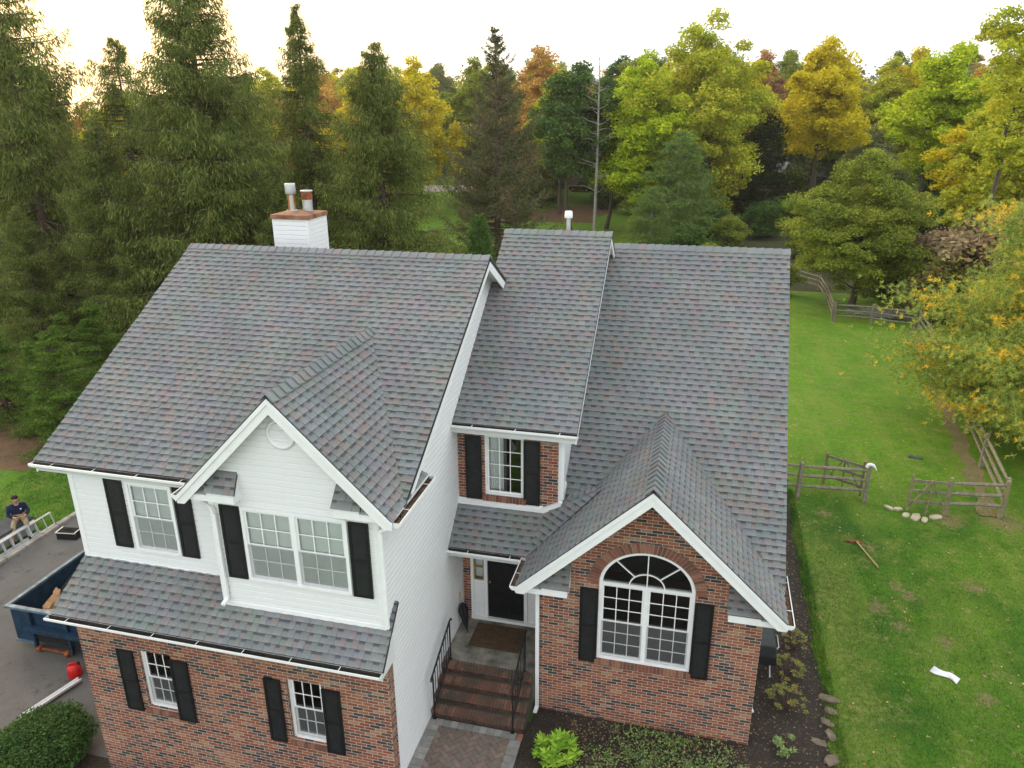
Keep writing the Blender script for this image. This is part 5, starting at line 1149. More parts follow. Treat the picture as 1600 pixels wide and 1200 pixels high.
def register(key, mb, V, nper=4):
    me = bpy.data.meshes.new(key+'_trunk'); me.from_pydata(mb.v, [], mb.f); me.polygons.foreach_set('use_smooth', [True]*len(mb.f)); me.update()
    n = len(V)//nper; cm = bpy.data.meshes.new(key+'_crown'); cm.vertices.add(len(V)); cm.vertices.foreach_set('co', np.asarray(V, 'f').ravel()); cm.loops.add(len(V)); cm.loops.foreach_set('vertex_index', np.arange(len(V), dtype='i'))
    cm.polygons.add(n); cm.polygons.foreach_set('loop_start', np.arange(0, len(V), nper, dtype='i')); cm.update(calc_edges=True); MESH[key] = (me, cm)
def conifer(key, H, Rb, seed, hb=1.2, step=.42, droop=.5, leaf=.30, dens=1., tipup=.25, curtain=1., sparse=0., prof=.85, nb=(5, 8)):
    """whorled conifer with drooping boughs and hanging twigs"""
    g = np.random.default_rng(seed); mb = MB(); mb.tube([(0, 0, -.4), (0, 0, H*.3), (0, 0, H*.7), (0, 0, H)], [.014*H+.08, .011*H+.03, .006*H+.01, .012], 10, cap=False)
    Cs = []; Ds = []; z = hb
    while z < H-.15:
        k = (z-hb)/(H-hb); rad = Rb*(1-k)**prof*(1+.10*math.sin(z*2.1+seed))+.12
        for b in range(g.integers(*nb)):
            if g.uniform() < sparse: continue
            az = g.uniform(0, 2*PI); L = rad*g.uniform(.62, 1.22); up = (.55*k-.05)-droop*.15
            n = max(4, int(L/.22)); t = np.linspace(0, 1, n)
            x = L*t; zz = z+g.uniform(-.2, .2)+L*(up*t-droop*(t**1.5)*.75+tipup*t**3.2)
            P = np.stack([x*math.cos(az), x*math.sin(az), zz], 1)
            mb.tube([tuple(P[0]), tuple(P[n//3]), tuple(P[2*n//3]), tuple(P[-1])], [.012+.013*L, .01+.009*L, .008+.004*L, .006], 4, cap=False)
            m_ = int(dens*1.35*(18+46*L)*(.55+.45*min(1, (1-k)*2.2))); tt = g.uniform(.12, 1, m_)**.8
            idx = tt*(n-1); i0 = np.clip(idx.astype(int), 0, n-2); f = (idx-i0)[:, None]; q_ = P[i0]*(1-f)+P[i0+1]*f
            side = g.normal(size=m_)*(.10+.20*L*.5*np.sin(np.clip(tt, 0, 1)*2.6))
            sv = np.array([-math.sin(az), math.cos(az), 0]); out = np.array([math.cos(az), math.sin(az), 0])
            hang = np.abs(g.normal(size=m_))*.36*curtain*min(1.3, .4+L*.3)
            q_ = q_+sv*side[:, None]-np.array([0, 0, 1])*(hang+.10*np.abs(side))[:, None]
            d = out*.55+sv*np.sign(side)[:, None]*.45+np.array([0, 0, -1])*(.35+1.1*curtain*np.clip(hang*3, 0, 1))[:, None]
            Cs.append(q_); Ds.append(d)
        z += step*g.uniform(.75, 1.2)*(1-.35*k)
    C = np.concatenate(Cs); D = np.concatenate(Ds); V = leaves(C, len(C), g, leaf, .17, .2, D); register(key, mb, V)
    return len(C)
def pine(key, H, R_, seed, ntuft=2600, needles=13, nl=.15, hb=.8, flat=.30, gap=.62):
    g = np.random.default_rng(seed); mb = MB(); mb.tube([(0, 0, -.4), (.1, 0, H*.4), (0, .1, H*.75), (0, 0, H)], [.26, .2, .1, .02], 10, cap=False)
    T = []; z = hb
    while z < H-.2:
        k = (z-hb)/(H-hb); rad = R_*(1-k)**.66*(1+.12*math.sin(z*1.7+seed))
        for b in range(g.integers(5, 8)):
            az = g.uniform(0, 2*PI); L = rad*g.uniform(.6, 1.15)+.2; tip = np.array([L*math.cos(az), L*math.sin(az), z+L*g.uniform(.0, .28)])
            mb.tube([(0, 0, z-.1), tuple(np.array([0, 0, z])*.5+tip*.5-np.array([0, 0, .06*L])), tuple(tip)], [.015+.012*L, .010+.006*L, .006], 5, cap=False)
            for s in range(int(3+L*3.2)):
                t = g.uniform(.30, 1)**.7; c = np.array([0, 0, z])*(1-t)+tip*t-np.array([0, 0, .06*L*math.sin(PI*t)])+np.append(g.normal(size=2)*.16*L*(1.1-t*.3), 0)
                T.append((c, .32+.09*L))
        z += gap*g.uniform(.8, 1.2)
    per = max(4, ntuft//len(T)); cen = []; dirs = []
    for c, s in T:
        q_ = g.normal(size=(per, 3))*np.array([s, s, s*flat]); cen.append(c+q_); d = q_*np.array([1, 1, .6])+np.array([0, 0, .22]); dirs.append(d)
    cen = np.concatenate(cen); dirs = np.concatenate(dirs); dirs /= np.linalg.norm(dirs, axis=1)[:, None]+1e-6; n = len(cen)
    c2 = np.repeat(cen, needles, 0); d2 = np.repeat(dirs, needles, 0)+g.normal(size=(n*needles, 3))*.62; d2 /= np.linalg.norm(d2, axis=1)[:, None]
    w_ = np.cross(d2, g.normal(size=d2.shape)); w_ /= np.linalg.norm(w_, axis=1)[:, None]; L = nl*g.uniform(.7, 1.2, len(d2))[:, None]
    V = np.stack([c2-w_*(.075*nl), c2+w_*(.075*nl), c2+d2*L], 1).reshape(-1, 3); register(key, mb, V, 3); return n*needles

# --- near spruces left of and behind the house
conifer('sprA', 20, 6.0, 11, dens=2.1, leaf=.26, droop=.55, tipup=.34, hb=.8, prof=.78, step=.46, nb=(6, 9)); conifer('sprB', 19, 4.6, 12, dens=1.9, leaf=.26, droop=.55, hb=2.2, sparse=.10, prof=.85, step=.46); conifer('sprC', 17.5, 5.6, 13, dens=2.2, leaf=.24, droop=.45, hb=.6, prof=.74, step=.40, nb=(6, 9)); conifer('sprE', 19, 5.8, 17, dens=1.7, leaf=.28, droop=.6, tipup=.45, hb=1.5, prof=.7, step=.62, sparse=.1, nb=(6, 9))
conifer('sprD', 21, 6.4, 14, dens=1.25, leaf=.32, droop=.15, tipup=.42, curtain=.35, sparse=.15, hb=1.2, step=.55, prof=.95)
SP = [('sprE', -37.0, 36.5, 1.14, 0.3, 'leaning-limbed tall spruce at the far left edge, glowing against the low sun'), ('sprE', -35.2, 42.5, .93, 1.1, 'thin-topped spruce standing second from the left'),
      ('sprA', -26.0, 37.0, 1.10, 2.3, 'tallest and widest dense spruce left of the chimney, cut by the top of the picture'), ('sprB', -24.6, 45.5, 1.03, 4.0, 'narrow spire-topped spruce just left of the chimney'),
      ('sprC', -17.6, 40.5, .97, .7, 'broad dark spruce right of the chimney, dense to the ground'), ('sprC', -30.6, 34.5, .74, 5.1, 'lower spruce filling the space between the second and the tallest spruce'),
      ('sprA', -43.5, 43, .92, 3.3, 'spruce behind the far left spruce, half out of the picture'), ('sprC', -22.0, 36.5, .62, 2.2, 'short spruce in front of the spire-topped one, beside the chimney'), ('sprC', -33.8, 31.8, .50, 1.2, 'low bushy spruce above the left roof slope')]
SP += [('sprA', -46.5, 48, .85, 1.0, 'spruce deep behind the leftmost spruces, mostly hidden'), ('sprC', -38.2, 49, .85, 2.0, 'spruce glimpsed between the two leftmost spruces'), ('sprE', -30.0, 47.5, .84, 3.0, 'spruce showing behind and left of the tallest dense spruce'), ('sprA', -28.0, 41.5, .72, 4.9, 'spruce filling the gap between the tallest and the second spruce')]
for k, x, y, s, rz, lab in SP: plant_tree('spruce', k, x, y, LM['spruce'], M['brownbark'], lab, 'spruce', 'row of spruces behind the left wing', rz, s)
plant_tree('spruce', 'sprD', -17.6, 65, LM['spruce_dark'], M['brownbark'], 'sparse upswept brownish spruce standing alone behind the middle ridge', 'spruce', None, 1.3, 1.0)
conifer('hem', 5.2, 2.0, 21, hb=.25, step=.26, droop=.25, leaf=.17, dens=2.6, curtain=.3, tipup=.1, prof=.8)
HM = [(-24.4, 23.2, .95, 0, 'feathery young hemlock nearest the storage chest'), (-26.6, 24.3, .78, 2, 'feathery hemlock at the left edge of the picture'), (-27.6, 28.8, .9, 4, 'feathery hemlock below the left spruces, by the bright lawn'), (-23.3, 25.9, .75, 3, 'small hemlock tight beside the left roof corner'), (-29.3, 24.8, .95, 5, 'feathery hemlock half out of the picture at the far left'), (-30.8, 30.2, .7, 1, 'small hemlock at the foot of the far left spruce')]
for x, y, s, rz, lab in HM: plant_tree('hemlock', 'hem', x, y, LM['hemlock'], M['brownbark'], lab, 'hemlock', 'young hemlocks left of the house', rz, s)
conifer('arb', 5.6, 1.25, 31, hb=.1, step=.2, droop=-.4, leaf=.20, dens=2.6, curtain=.0, tipup=.3, prof=.75)
plant_tree('arborvitae', 'arb', -16.3, 55, LM['arbor'], M['brownbark'], 'small bright green conical arborvitae between the spruces behind the ridge', 'arborvitae', None, 0, 1.2)
plant_tree('arborvitae', 'arb', -15.2, 72, LM['arbor'], M['brownbark'], 'half-hidden arborvitae at the foot of the brownish spruce', 'arborvitae', None, 1, .55)

# --- broadleaf models
def reg_b(key, **k):
    mb, V = broadleaf(key, **k); register(key, mb, V)
reg_b('blA', H=20, Rr=7.6, hb=1.2, ncl=330, nper=300, leaf=.30, seed=41, mat=None, clump=1.15, trunk_r=.34, fill=.6)
reg_b('blB', H=20, Rr=6.2, hb=1.2, ncl=230, nper=240, leaf=.36, seed=42, mat=None, clump=1.2, trunk_r=.3, fill=.6)
reg_b('blC', H=18, Rr=6.8, hb=1.0, ncl=220, nper=220, leaf=.38, seed=43, mat=None, clump=1.25, trunk_r=.3, squash=.55, fill=.6)
reg_b('blD', H=21, Rr=5.6, hb=1.5, ncl=180, nper=220, leaf=.38, seed=44, mat=None, clump=1.15, trunk_r=.28, fill=.6)
reg_b('tallB', H=20, Rr=6.2, hb=6.5, ncl=210, nper=240, leaf=.36, seed=48, mat=None, clump=1.15, trunk_r=.3, fill=.55)
reg_b('near', H=11.5, Rr=5.6, hb=1.2, ncl=330, nper=340, leaf=.18, seed=45, mat=None, clump=.8, trunk_r=.26, squash=.45, fill=.42)
reg_b('open', H=22, Rr=5.0, hb=9, ncl=110, nper=210, leaf=.26, seed=46, mat=None, clump=.95, trunk_r=.26, squash=.45, fill=.4)
reg_b('shrub', H=3.2, Rr=2.0, hb=.1, ncl=80, nper=160, leaf=.17, seed=47, mat=None, clump=.5, trunk_r=.06)
pine('pineN', 12.6, 5.4, 51, ntuft=38000, needles=14, nl=.19, hb=1.1, gap=.80, flat=.24); pine('pineF', 13, 4.8, 52, ntuft=5000, needles=12, nl=.40, hb=1.6)
BT = [ # key, x, y, scale, rot, material, name, label, cat
 ('blA', -1.2, 96, 1.22, .4, 'yellowgreen', 'locust_tree', 'largest yellow-green locust, right of the sky gap above the right roof'),
 ('blB', -7.6, 92, 1.0, 1.4, 'lime', 'locust_tree', 'pale lime-green tree touching the left side of the large locust'),
 ('tallB', 12.9, 105, 1.06, 2.2, 'yellow', 'yellow_tree', 'round golden-yellow tree standing free before the hazy wood'),
 ('tallB', 23.1, 92, .98, 3.3, 'lime', 'maple_tree', 'bright yellow-lime maple right of the round golden tree'),
 ('open', 19.6, 62, 1.0, .9, 'yellowgreen', 'walnut_tree', 'tall thin-leaved tree with bare upper limbs at the top right corner'),
 ('blC', 24.0, 72, .92, 5.2, 'yellowgreen', 'yellow_tree', 'wide yellowing tree at the right edge above the pine'),
 ('blC', 27.5, 82, .95, 1.2, 'yellow', 'yellow_tree', 'yellow tree between the lime maple and the right edge'),
 ('near', 10.4, 56.5, .92, 1.9, 'olive', 'crabapple_tree', 'broad olive-green tree with grey limbs behind the far fence'),
 ('tallB', -15.8, 93, .98, 4.4, 'darkgreen', 'oak_tree', 'dark green oak beside the brownish spruce'),
 ('tallB', -12.4, 99, .9, .3, 'darkgreen', 'oak_tree', 'second dark green oak, behind the bare snag'),
 ('blD', 19.0, 135, .86, 2.5, 'darkgreen', 'oak_tree', 'dark green tree right of and behind the golden tree'),
 ('blC', 15.3, 130, 1.15, 2.9, 'olive', 'oak_tree', 'olive green tree rising behind the golden tree'),
 ('blC', 20.4, 112, .62, 3.9, 'greyolive', 'willow_tree', 'low grey-green willow between the golden tree and the lime maple'),
 ('blB', -41.0, 108, 1.08, 5.0, 'yellow', 'ash_tree', 'yellowing ash behind the broad dark spruce, right of its tip'),
 ('blB', -47.0, 104, 1.02, 2.0, 'yellow', 'ash_tree', 'yellow ash seen between the spire-topped and the broad spruces'),
 ('blC', -56.0, 112, 1.0, .2, 'orange', 'maple_tree', 'orange maple peeping left of the spire-topped spruce'),
 ('blD', -26.0, 122, 1.13, 1.0, 'orange', 'maple_tree', 'orange-brown maple behind the tip of the brownish spruce'),
 ('tallB', -20.8, 112, .98, 2.6, 'yellowgreen', 'ash_tree', 'yellow-green tree behind and left of the dark oaks'),
 ('blD', 8.2, 150, 1.02, 3.1, 'rustred', 'maple_tree', 'small rust-red treetop between the large locust and the golden tree'),
 ('blB', -6.0, 112, .98, .6, 'yellowgreen', 'locust_tree', 'yellow-green tree rising behind the lime one'),
 ('blC', -34.0, 118, .80, .6, 'greyolive', 'ash_tree', 'grey-green tree above the gap of bright lawn'),
 ('blC', -31.0, 128, .68, 1.6, 'orange', 'maple_tree', 'small orange maple in the hazy wood left of the brownish spruce'),
]
rn_ = random.Random(12)
for k, x, y, s, rz, mt, nm, lab in BT: plant_tree(nm, k, x, y, LM[mt], M['bark'], lab, 'bush' if nm == 'bush' else 'tree', None, rz, s)
plant_tree('pine_tree', 'pineN', 13.7, 30.4, LM['pine'], M['brownbark'], 'near white pine with yellow and orange needles overhanging the side fence', 'pine', None, .5, 1.0)
plant_tree('pine_tree', 'pineN', 17.0, 36.5, LM['pine'], M['brownbark'], 'second yellowing pine behind the near one, at the right edge', 'pine', None, 2.5, .9)
plant_tree('pine_tree', 'pineF', 5.6, 101, LM['darkpine'] if 'darkpine' in LM else LM.setdefault('darkpine', leaf_mat('dark_pine_needles', [(.014, .028, .010), (.026, .048, .016), (.045, .066, .022)], .6)), M['palebark'], 'dark pine with a pale bare trunk left of the golden tree', 'pine', None, .5, 1.08)
plant_tree('pine_tree', 'pineF', -2.9, 84, LM['bluepine'], M['palebark'], 'soft green pine in front of the large locust', 'pine', None, 1.5, .88)
plant_tree('pine_tree', 'pineF', -5.2, 78, LM['bluepine'], M['palebark'], 'small pale green pine left of the soft green one, just above the roof', 'pine', None, 4.5, .50)
for x, y, s, rz, mt, lab in ((15.6, 52, 1.5, 0, 'redshrub', 'reddish-brown shrub right of the olive tree'), (18.2, 52, 2.3, 2, 'tanleaf', 'tall tan shrub behind the pine at the right edge'), (15.4, 57.5, 1.7, 1, 'tanleaf', 'tan shrub beside the olive tree, left of the tall one'),
     (6.0, 60, .8, 3, 'olive', 'low olive shrub left of the olive tree'), (4.2, 66, .7, 4, 'darkgreen', 'dark shrub above the right end of the right ridge'), (-6.8, 68, .62, 4, 'lime', 'pale bright shrub just right of the vent pipe'), (-10.2, 69, .72, 2, 'arbor', 'green shrub just left of the vent pipe'), (-3.0, 66, .62, 1, 'darkgreen', 'dark green shrub behind the step in the ridges'), (13.0, 60, 1.0, 5, 'darkgreen', 'dark bush hidden under the right side of the olive tree'),
     (0.6, 70, .8, 2.2, 'olive', 'olive shrub behind the middle of the right ridge'), (20.5, 63, 1.5, 1.2, 'olive', 'olive bush below the wide yellowing tree'), (31, 128, 1.7, 1.2, 'darkgreen', 'dark bush beside the leaning wooden ladder'), (7.6, 118, .9, .4, 'orange', 'small orange bush in front of the neighbouring house'), (9.0, 96, .9, 1.8, 'yellowgreen', 'yellow-green bush below the dark pine')):
    plant_tree('shrub', 'shrub', x, y, LM[mt], M['brownbark'], lab, 'shrub', None, rz, s, crown='foliage', trunk='stem')
for i in range(46):
    y = rn_.uniform(112, 136); x = rn_.uniform(-.30, .40)*y; rt = x/y
    if -.185 < rt < -.135 or .06 < rt < .17 or .225 < rt < .275: continue
    mt = rn_.choice(['darkgreen', 'olive', 'olive', 'greyolive']); nm_ = {'darkgreen': 'dark green', 'olive': 'olive', 'greyolive': 'grey-green'}[mt]
    plant_tree('understory_bush', 'shrub', x, y, LM[mt], M['brownbark'], 'distant %s bush in the shade under the wood' % nm_, 'bush', '%s bushes under the wood' % nm_, rn_.uniform(0, 6), rn_.uniform(1.2, 2.1), crown='foliage', trunk='stem')
for i, (x, y, s, mt) in enumerate(((12.5, 72, 1.3, 'darkgreen'), (16.5, 76, 1.6, 'olive'), (20.5, 80, 1.7, 'darkgreen'), (24.5, 78, 1.8, 'olive'), (9.8, 80, 1.2, 'olive'), (14.5, 86, 1.4, 'darkgreen'), (19, 66, 1.5, 'tanleaf'), (22.5, 70, 1.8, 'olive'), (26, 88, 2, 'darkgreen'), (6.5, 90, 1.3, 'darkgreen'), (2.5, 82, 1.1, 'olive'), (-1.5, 76, 1.1, 'darkgreen'), (-6, 82, 1.2, 'olive'), (11, 95, 1.3, 'darkgreen'), (17.5, 100, 1.5, 'olive'), (0.5, 88, 1.2, 'darkgreen'))):
    nm_ = {'darkgreen': 'dark green', 'olive': 'olive green', 'tanleaf': 'tan'}[mt]
    plant_tree('thicket_bush', 'shrub', x, y, LM[mt], M['brownbark'], '%s bush in the shaded thicket under the trees beyond the far fence' % nm_, 'bush', '%s bushes in the thicket beyond the far fence' % nm_, rn_.uniform(0, 6), s, crown='foliage', trunk='stem')
# bare snag
g = np.random.default_rng(9)
def snag(x, y, H, label):
    mb = MB(); mb.tube([(0, 0, -.3), (.1, 0, H*.5), (0, .1, H)], [.22, .14, .02], 8, cap=False)
    for i in range(46):
        z = g.uniform(.25, .97)*H; az = g.uniform(0, 6.28); L = (H-z)*.16+.5*g.uniform(.5, 1.4); mb.tube([(0, 0, z), (L*.5*math.cos(az), L*.5*math.sin(az), z+L*.15), (L*math.cos(az), L*math.sin(az), z+L*g.uniform(.1, .6))], [.05, .03, .012], 4, cap=False)
    o = empty('bare_tree', (x, y, G(x, y))); tag(o, label, 'tree'); mb.build('trunk', M['palebark'], o, fixn=False)
snag(-12.6, 90, 21.5, 'grey bare snag standing before the dark oaks'); snag(-20.6, 44, 11, 'bare grey dead tree between the spire-topped and the broad spruce')
# --- the wood behind: separate trees, then a far mass
names = {'yellowgreen': 'distant yellow-green tree in the wood behind', 'olive': 'distant olive tree in the wood behind', 'darkgreen': 'distant dark green tree in the wood behind', 'yellow': 'distant yellow tree in the wood behind', 'greyolive': 'distant grey-green tree in the wood behind', 'orange': 'distant orange tree in the wood behind'}
rw = random.Random(77)
for i in range(230):
    y = rw.uniform(128, 235) if i > 60 else rw.uniform(124, 152); x = rw.uniform(-.62, .46)*y
    rt = x/y
    if (-.185 < rt < -.135 and y < 150) or (-.40 < rt < -.31 and y < 168) or (.06 < rt < .17 and y < 150) or (.225 < rt < .275 and y < 170): continue
    if 140 < y < 215 and 18+(y-150)*.26 < x < 27+(y-150)*.28: continue
    if 132 < y < 152 and (-28 < x < -15 or 5 < x < 32): continue
    if 136 < y < 151 and x < -36: continue
    mt = rw.choice(['yellowgreen', 'olive', 'olive', 'darkgreen', 'yellow', 'greyolive', 'greyolive', 'orange', 'olive', 'yellowgreen']); k = rw.choice(['blB', 'blC', 'blD'])
    plant_tree('woodland_tree', k, x, y, LM[mt], M['bark'], names[mt], 'tree', names[mt].replace('tree', 'trees'), rw.uniform(0, 6), rw.uniform(.86, 1.14))
for i in range(44):
    y = rw.uniform(56, 125); x = -rw.uniform(.66, 1.0)*y-4
    mt = rw.choice(['yellowgreen', 'olive', 'yellow', 'greyolive', 'orange']); k = rw.choice(['blB', 'blC', 'blD'])
    plant_tree('woodland_tree', k, x, y, LM[mt], M['bark'], names[mt].replace('wood behind', 'wood at the left beyond the spruces'), 'tree', names[mt].replace('tree', 'trees').replace('wood behind', 'wood at the left'), rw.uniform(0, 6), rw.uniform(.6, .85))
for i in range(10):
    y = rw.uniform(75, 125); x = rw.uniform(.30, .50)*y+4
    mt = rw.choice(['yellowgreen', 'olive', 'lime']); names.setdefault('lime', 'distant lime green tree in the wood behind')
    plant_tree('woodland_tree', rw.choice(['blB', 'blC']), x, y, LM[mt], M['bark'], names[mt].replace('wood behind', 'wood at the right edge'), 'tree', names[mt].replace('tree', 'trees').replace('wood behind', 'wood at the right edge'), rw.uniform(0, 6), rw.uniform(.62, .85))
C = []; g = np.random.default_rng(99)
for i in range(620):
    y = g.uniform(225, 480); x = g.uniform(-.75, .62)*y; h = g.uniform(14, 21); r = g.uniform(4.5, 7); n = 170; v = g.normal(size=(n, 3)); v /= np.linalg.norm(v, axis=1)[:, None]; v *= g.uniform(.5, 1, n)[:, None]**.4
    C.append(np.array([x, y, G(x, y)+h*.52])+v*np.array([r, r, h*.52])*(1+.15*np.sin(v[:, [0]]*9+i)))
C = np.concatenate(C); V = leaves(C, len(C), g, 1.35, .7)
LM['far'] = leaf_mat('far_wood_leaves', [(.05, .075, .025), (.10, .12, .035), (.16, .16, .045), (.22, .17, .05)], .06)
o = quads_mesh('far_wood', V, 4, LM['far']); o['kind'] = 'stuff'; tag(o, 'continuous autumn wood on the rise along the horizon', 'wood')

# --- planting by the house
def leafball(name, x, y, rx, rz, n, leaf, mat, label, seed, cat='bush', z=None, stems=True, asp=.5, lump=.12, group=None):
    g = np.random.default_rng(seed); v = g.normal(size=(n, 3)); v /= np.linalg.norm(v, axis=1)[:, None]; r = g.uniform(0, 1, n)**.28
    ph = g.uniform(0, 6, 4); lum = 1+lump*np.sin(v[:, 0]*7+ph[0])*np.cos(v[:, 1]*6+ph[1])+lump*.7*np.sin(v[:, 2]*9+ph[2]+v[:, 0]*5)
    C = v*r[:, None]*lum[:, None]*np.array([rx, rx, rz]); C[:, 2] = C[:, 2]+rz*.85; C = C[C[:, 2] > .02]
    V = leaves(C, len(C), g, leaf, asp, .6); o = empty(name, (x, y, (G(x, y) if z is None else z))); tag(o, label, cat, group)
    quads_mesh('foliage', V, 4, mat, o); mb = MB()
    for i in range(9): a = i*.7; mb.tube([(0, 0, -.05), (rx*.3*math.cos(a), rx*.3*math.sin(a), rz*.6), (rx*.62*math.cos(a), rx*.62*math.sin(a), rz*1.2)], [.02, .014, .006], 5, cap=False)
    mb.build('stem', M['brownbark'], o, fixn=False); return o
leafball('bush', -12.6, 9.6, 1.0, .50, 26000, .06, LM['boxwood'], 'large rounded dark green bush at the lower left brick corner', 61, lump=.07)
leafball('bush', -13.3, 8.95, .55, .30, 3500, .06, LM['redshrub'], 'low reddish-brown plant in front of the large round bush', 62)
leafball('bush', -9.6, 8.9, .42, .34, 3500, .06, LM['rhodo'], 'small bright green bush below the left brick window', 63)
leafball('bush', -11.0, 8.6, .4, .22, 1500, .06, LM['creeper'], 'low plant at the foot of the left brick wall', 67)
def rosettes(name, x, y, R_, h, n, leaf, mat, label, seed, cat='shrub'):
    g = np.random.default_rng(seed); Vs = []; mb = MB()
    for i in range(n):
        a = g.uniform(0, 6.28); r = R_*math.sqrt(g.uniform()); c = np.array([r*math.cos(a), r*math.sin(a), h*(1-.5*(r/R_)**2)*g.uniform(.6, 1.05)]); m_ = 11
        az = np.arange(m_)*2.4+g.uniform(0, 6); d = np.stack([np.cos(az), np.sin(az), np.full(m_, .28)+g.normal(size=m_)*.15], 1); s = np.stack([-np.sin(az), np.cos(az), np.zeros(m_)], 1); L = leaf*g.uniform(.7, 1.15, m_)[:, None]
        Vs.append(np.stack([c+d*.01, c+d*L*.55+s*L*.17, c+d*L, c+d*L*.55-s*L*.17], 1).reshape(-1, 3)); mb.tube([(c[0]*.2, c[1]*.2, -.02), tuple(c*.7), tuple(c)], [.008, .006, .004], 4, cap=False)
    o = empty(name, (x, y, G(x, y))); tag(o, label, cat); quads_mesh('foliage', np.concatenate(Vs), 4, mat, o); mb.build('stem', M['brownbark'], o, fixn=False)
rosettes('rhododendron', -1.98, 11.22, .40, .52, 34, .17, LM['rhodo'], 'bright lime-green rhododendron right of the front walk', 64)
for x, y, R_, n, sd, lab in ((2.75, 15.75, .34, 24, 65, 'sparse reddish shrub nearest the barbecue'), (2.55, 14.75, .34, 26, 66, 'sparse green-and-red shrub second from the barbecue'), (2.45, 13.75, .42, 30, 68, 'sparse reddish shrub beside the right brick corner')):
    rosettes('shrub', x, y, R_, .55, n, .085, LM['redshrub'], lab, sd)
rosettes('shrub', 2.35, 12.55, .26, .3, 14, .09, LM['creeper'], 'small pale-leaved shrub in the lower right of the bed', 69)
for x, y, R_, n, sd, lab in ((.15, 11.75, .8, 900, 70, 'creeping pale green ground cover under the arched window'), (-.95, 11.15, .7, 420, 71, 'looser ground cover between the rhododendron and the creeping patch'), (1.25, 11.45, .55, 300, 72, 'thin patch of ground cover at the right front corner')):
    g = np.random.default_rng(sd); a = g.uniform(0, 6.28, n); r = R_*np.sqrt(g.uniform(0, 1, n))*(1+.3*np.sin(3*a)); C = np.stack([x+r*np.cos(a)*1.3, y+r*np.sin(a), g.uniform(.02, .16, n)], 1); C = np.repeat(C, 3, 0)+g.normal(size=(n*3, 3))*.02
    C = C[C[:, 1] < 12.48]
    o = quads_mesh('ground_cover', leaves(C, len(C), g, .05, .6, .8), 4, LM['creeper']); o['kind'] = 'stuff'; tag(o, lab, 'ground cover')
# litter and grass
g = np.random.default_rng(5); n = 5200; x = g.uniform(-2.6, 3.3, n); y = np.where(x < 1.65, g.uniform(9.5, 12.45, n), g.uniform(9.5, 23, n)); C = np.stack([x, y, np.full(n, .022)], 1)
V = leaves(C, n, g, .055, .55, 6.); V[:, 2] = .018+np.abs(V[:, 2]-.022)*.35
o = quads_mesh('leaf_litter', V, 4, leaf_mat('fallen_leaves', [(.06, .04, .025), (.16, .10, .06), (.28, .20, .12), (.10, .09, .05)], 2, trans=.0)); o['kind'] = 'stuff'; tag(o, 'fallen leaves and chips scattered over the mulch bed', 'leaf litter')
n = 700; x = g.uniform(3.5, 11, n); y = g.uniform(11.5, 34, n); k = x < 7+(y-11)*.25; C = np.stack([x[k], y[k], np.array([G(a_, b_) for a_, b_ in zip(x[k], y[k])])+.045], 1); V = leaves(C, len(C), g, .06, .6, 6.)
o = quads_mesh('leaf_litter', V, 4, M_fall := leaf_mat('tan_fallen_leaves', [(.25, .19, .08), (.40, .32, .15), (.30, .20, .10)], 2, trans=0)); o['kind'] = 'stuff'; tag(o, 'scattered fallen leaves on the right lawn', 'leaf litter')
def grass(name, n, xr, yr, seed, h, w_, label, ok=None):
    g = np.random.default_rng(seed); x = g.uniform(*xr, n); y = g.uniform(*yr, n)
    if ok is not None: k = ok(x, y); x, y = x[k], y[k]
    n = len(x); z = np.array([G(a, b) for a, b in zip(x, y)]); az = g.uniform(0, 6.28, n); L = h*g.uniform(.5, 1.3, n); ln = g.normal(size=(n, 2))*.5*L[:, None]
    P0 = np.stack([x-np.cos(az)*w_, y-np.sin(az)*w_, z], 1); P1 = np.stack([x+np.cos(az)*w_, y+np.sin(az)*w_, z], 1); P2 = np.stack([x+ln[:, 0], y+ln[:, 1], z+L], 1)
    o = quads_mesh(name, np.stack([P0, P1, P2], 1).reshape(-1, 3), 3, M['grass']); o['kind'] = 'stuff'; tag(o, label, 'grass')
grass('grass', 190000, (3.3, 13), (11.5, 30), 81, .042, .006, 'short lawn grass to the right of the house', lambda x, y: (x > 3.36+.06*np.sin(y*2.3)+.04*np.sin(y*7)) & (x < 7+(y-11)*.42) & (np.random.default_rng(3).uniform(0, 1, len(x)) > (y-13)/16))
grass('tall_grass', 5000, (3.22, 3.5), (12, 24), 82, .10, .006, 'longer ragged grass along the edge of the planting bed')
grass('tall_grass', 14000, (-24, -19.95), (14, 24), 83, .07, .009, 'rough grass between the driveway curb and the hemlocks')

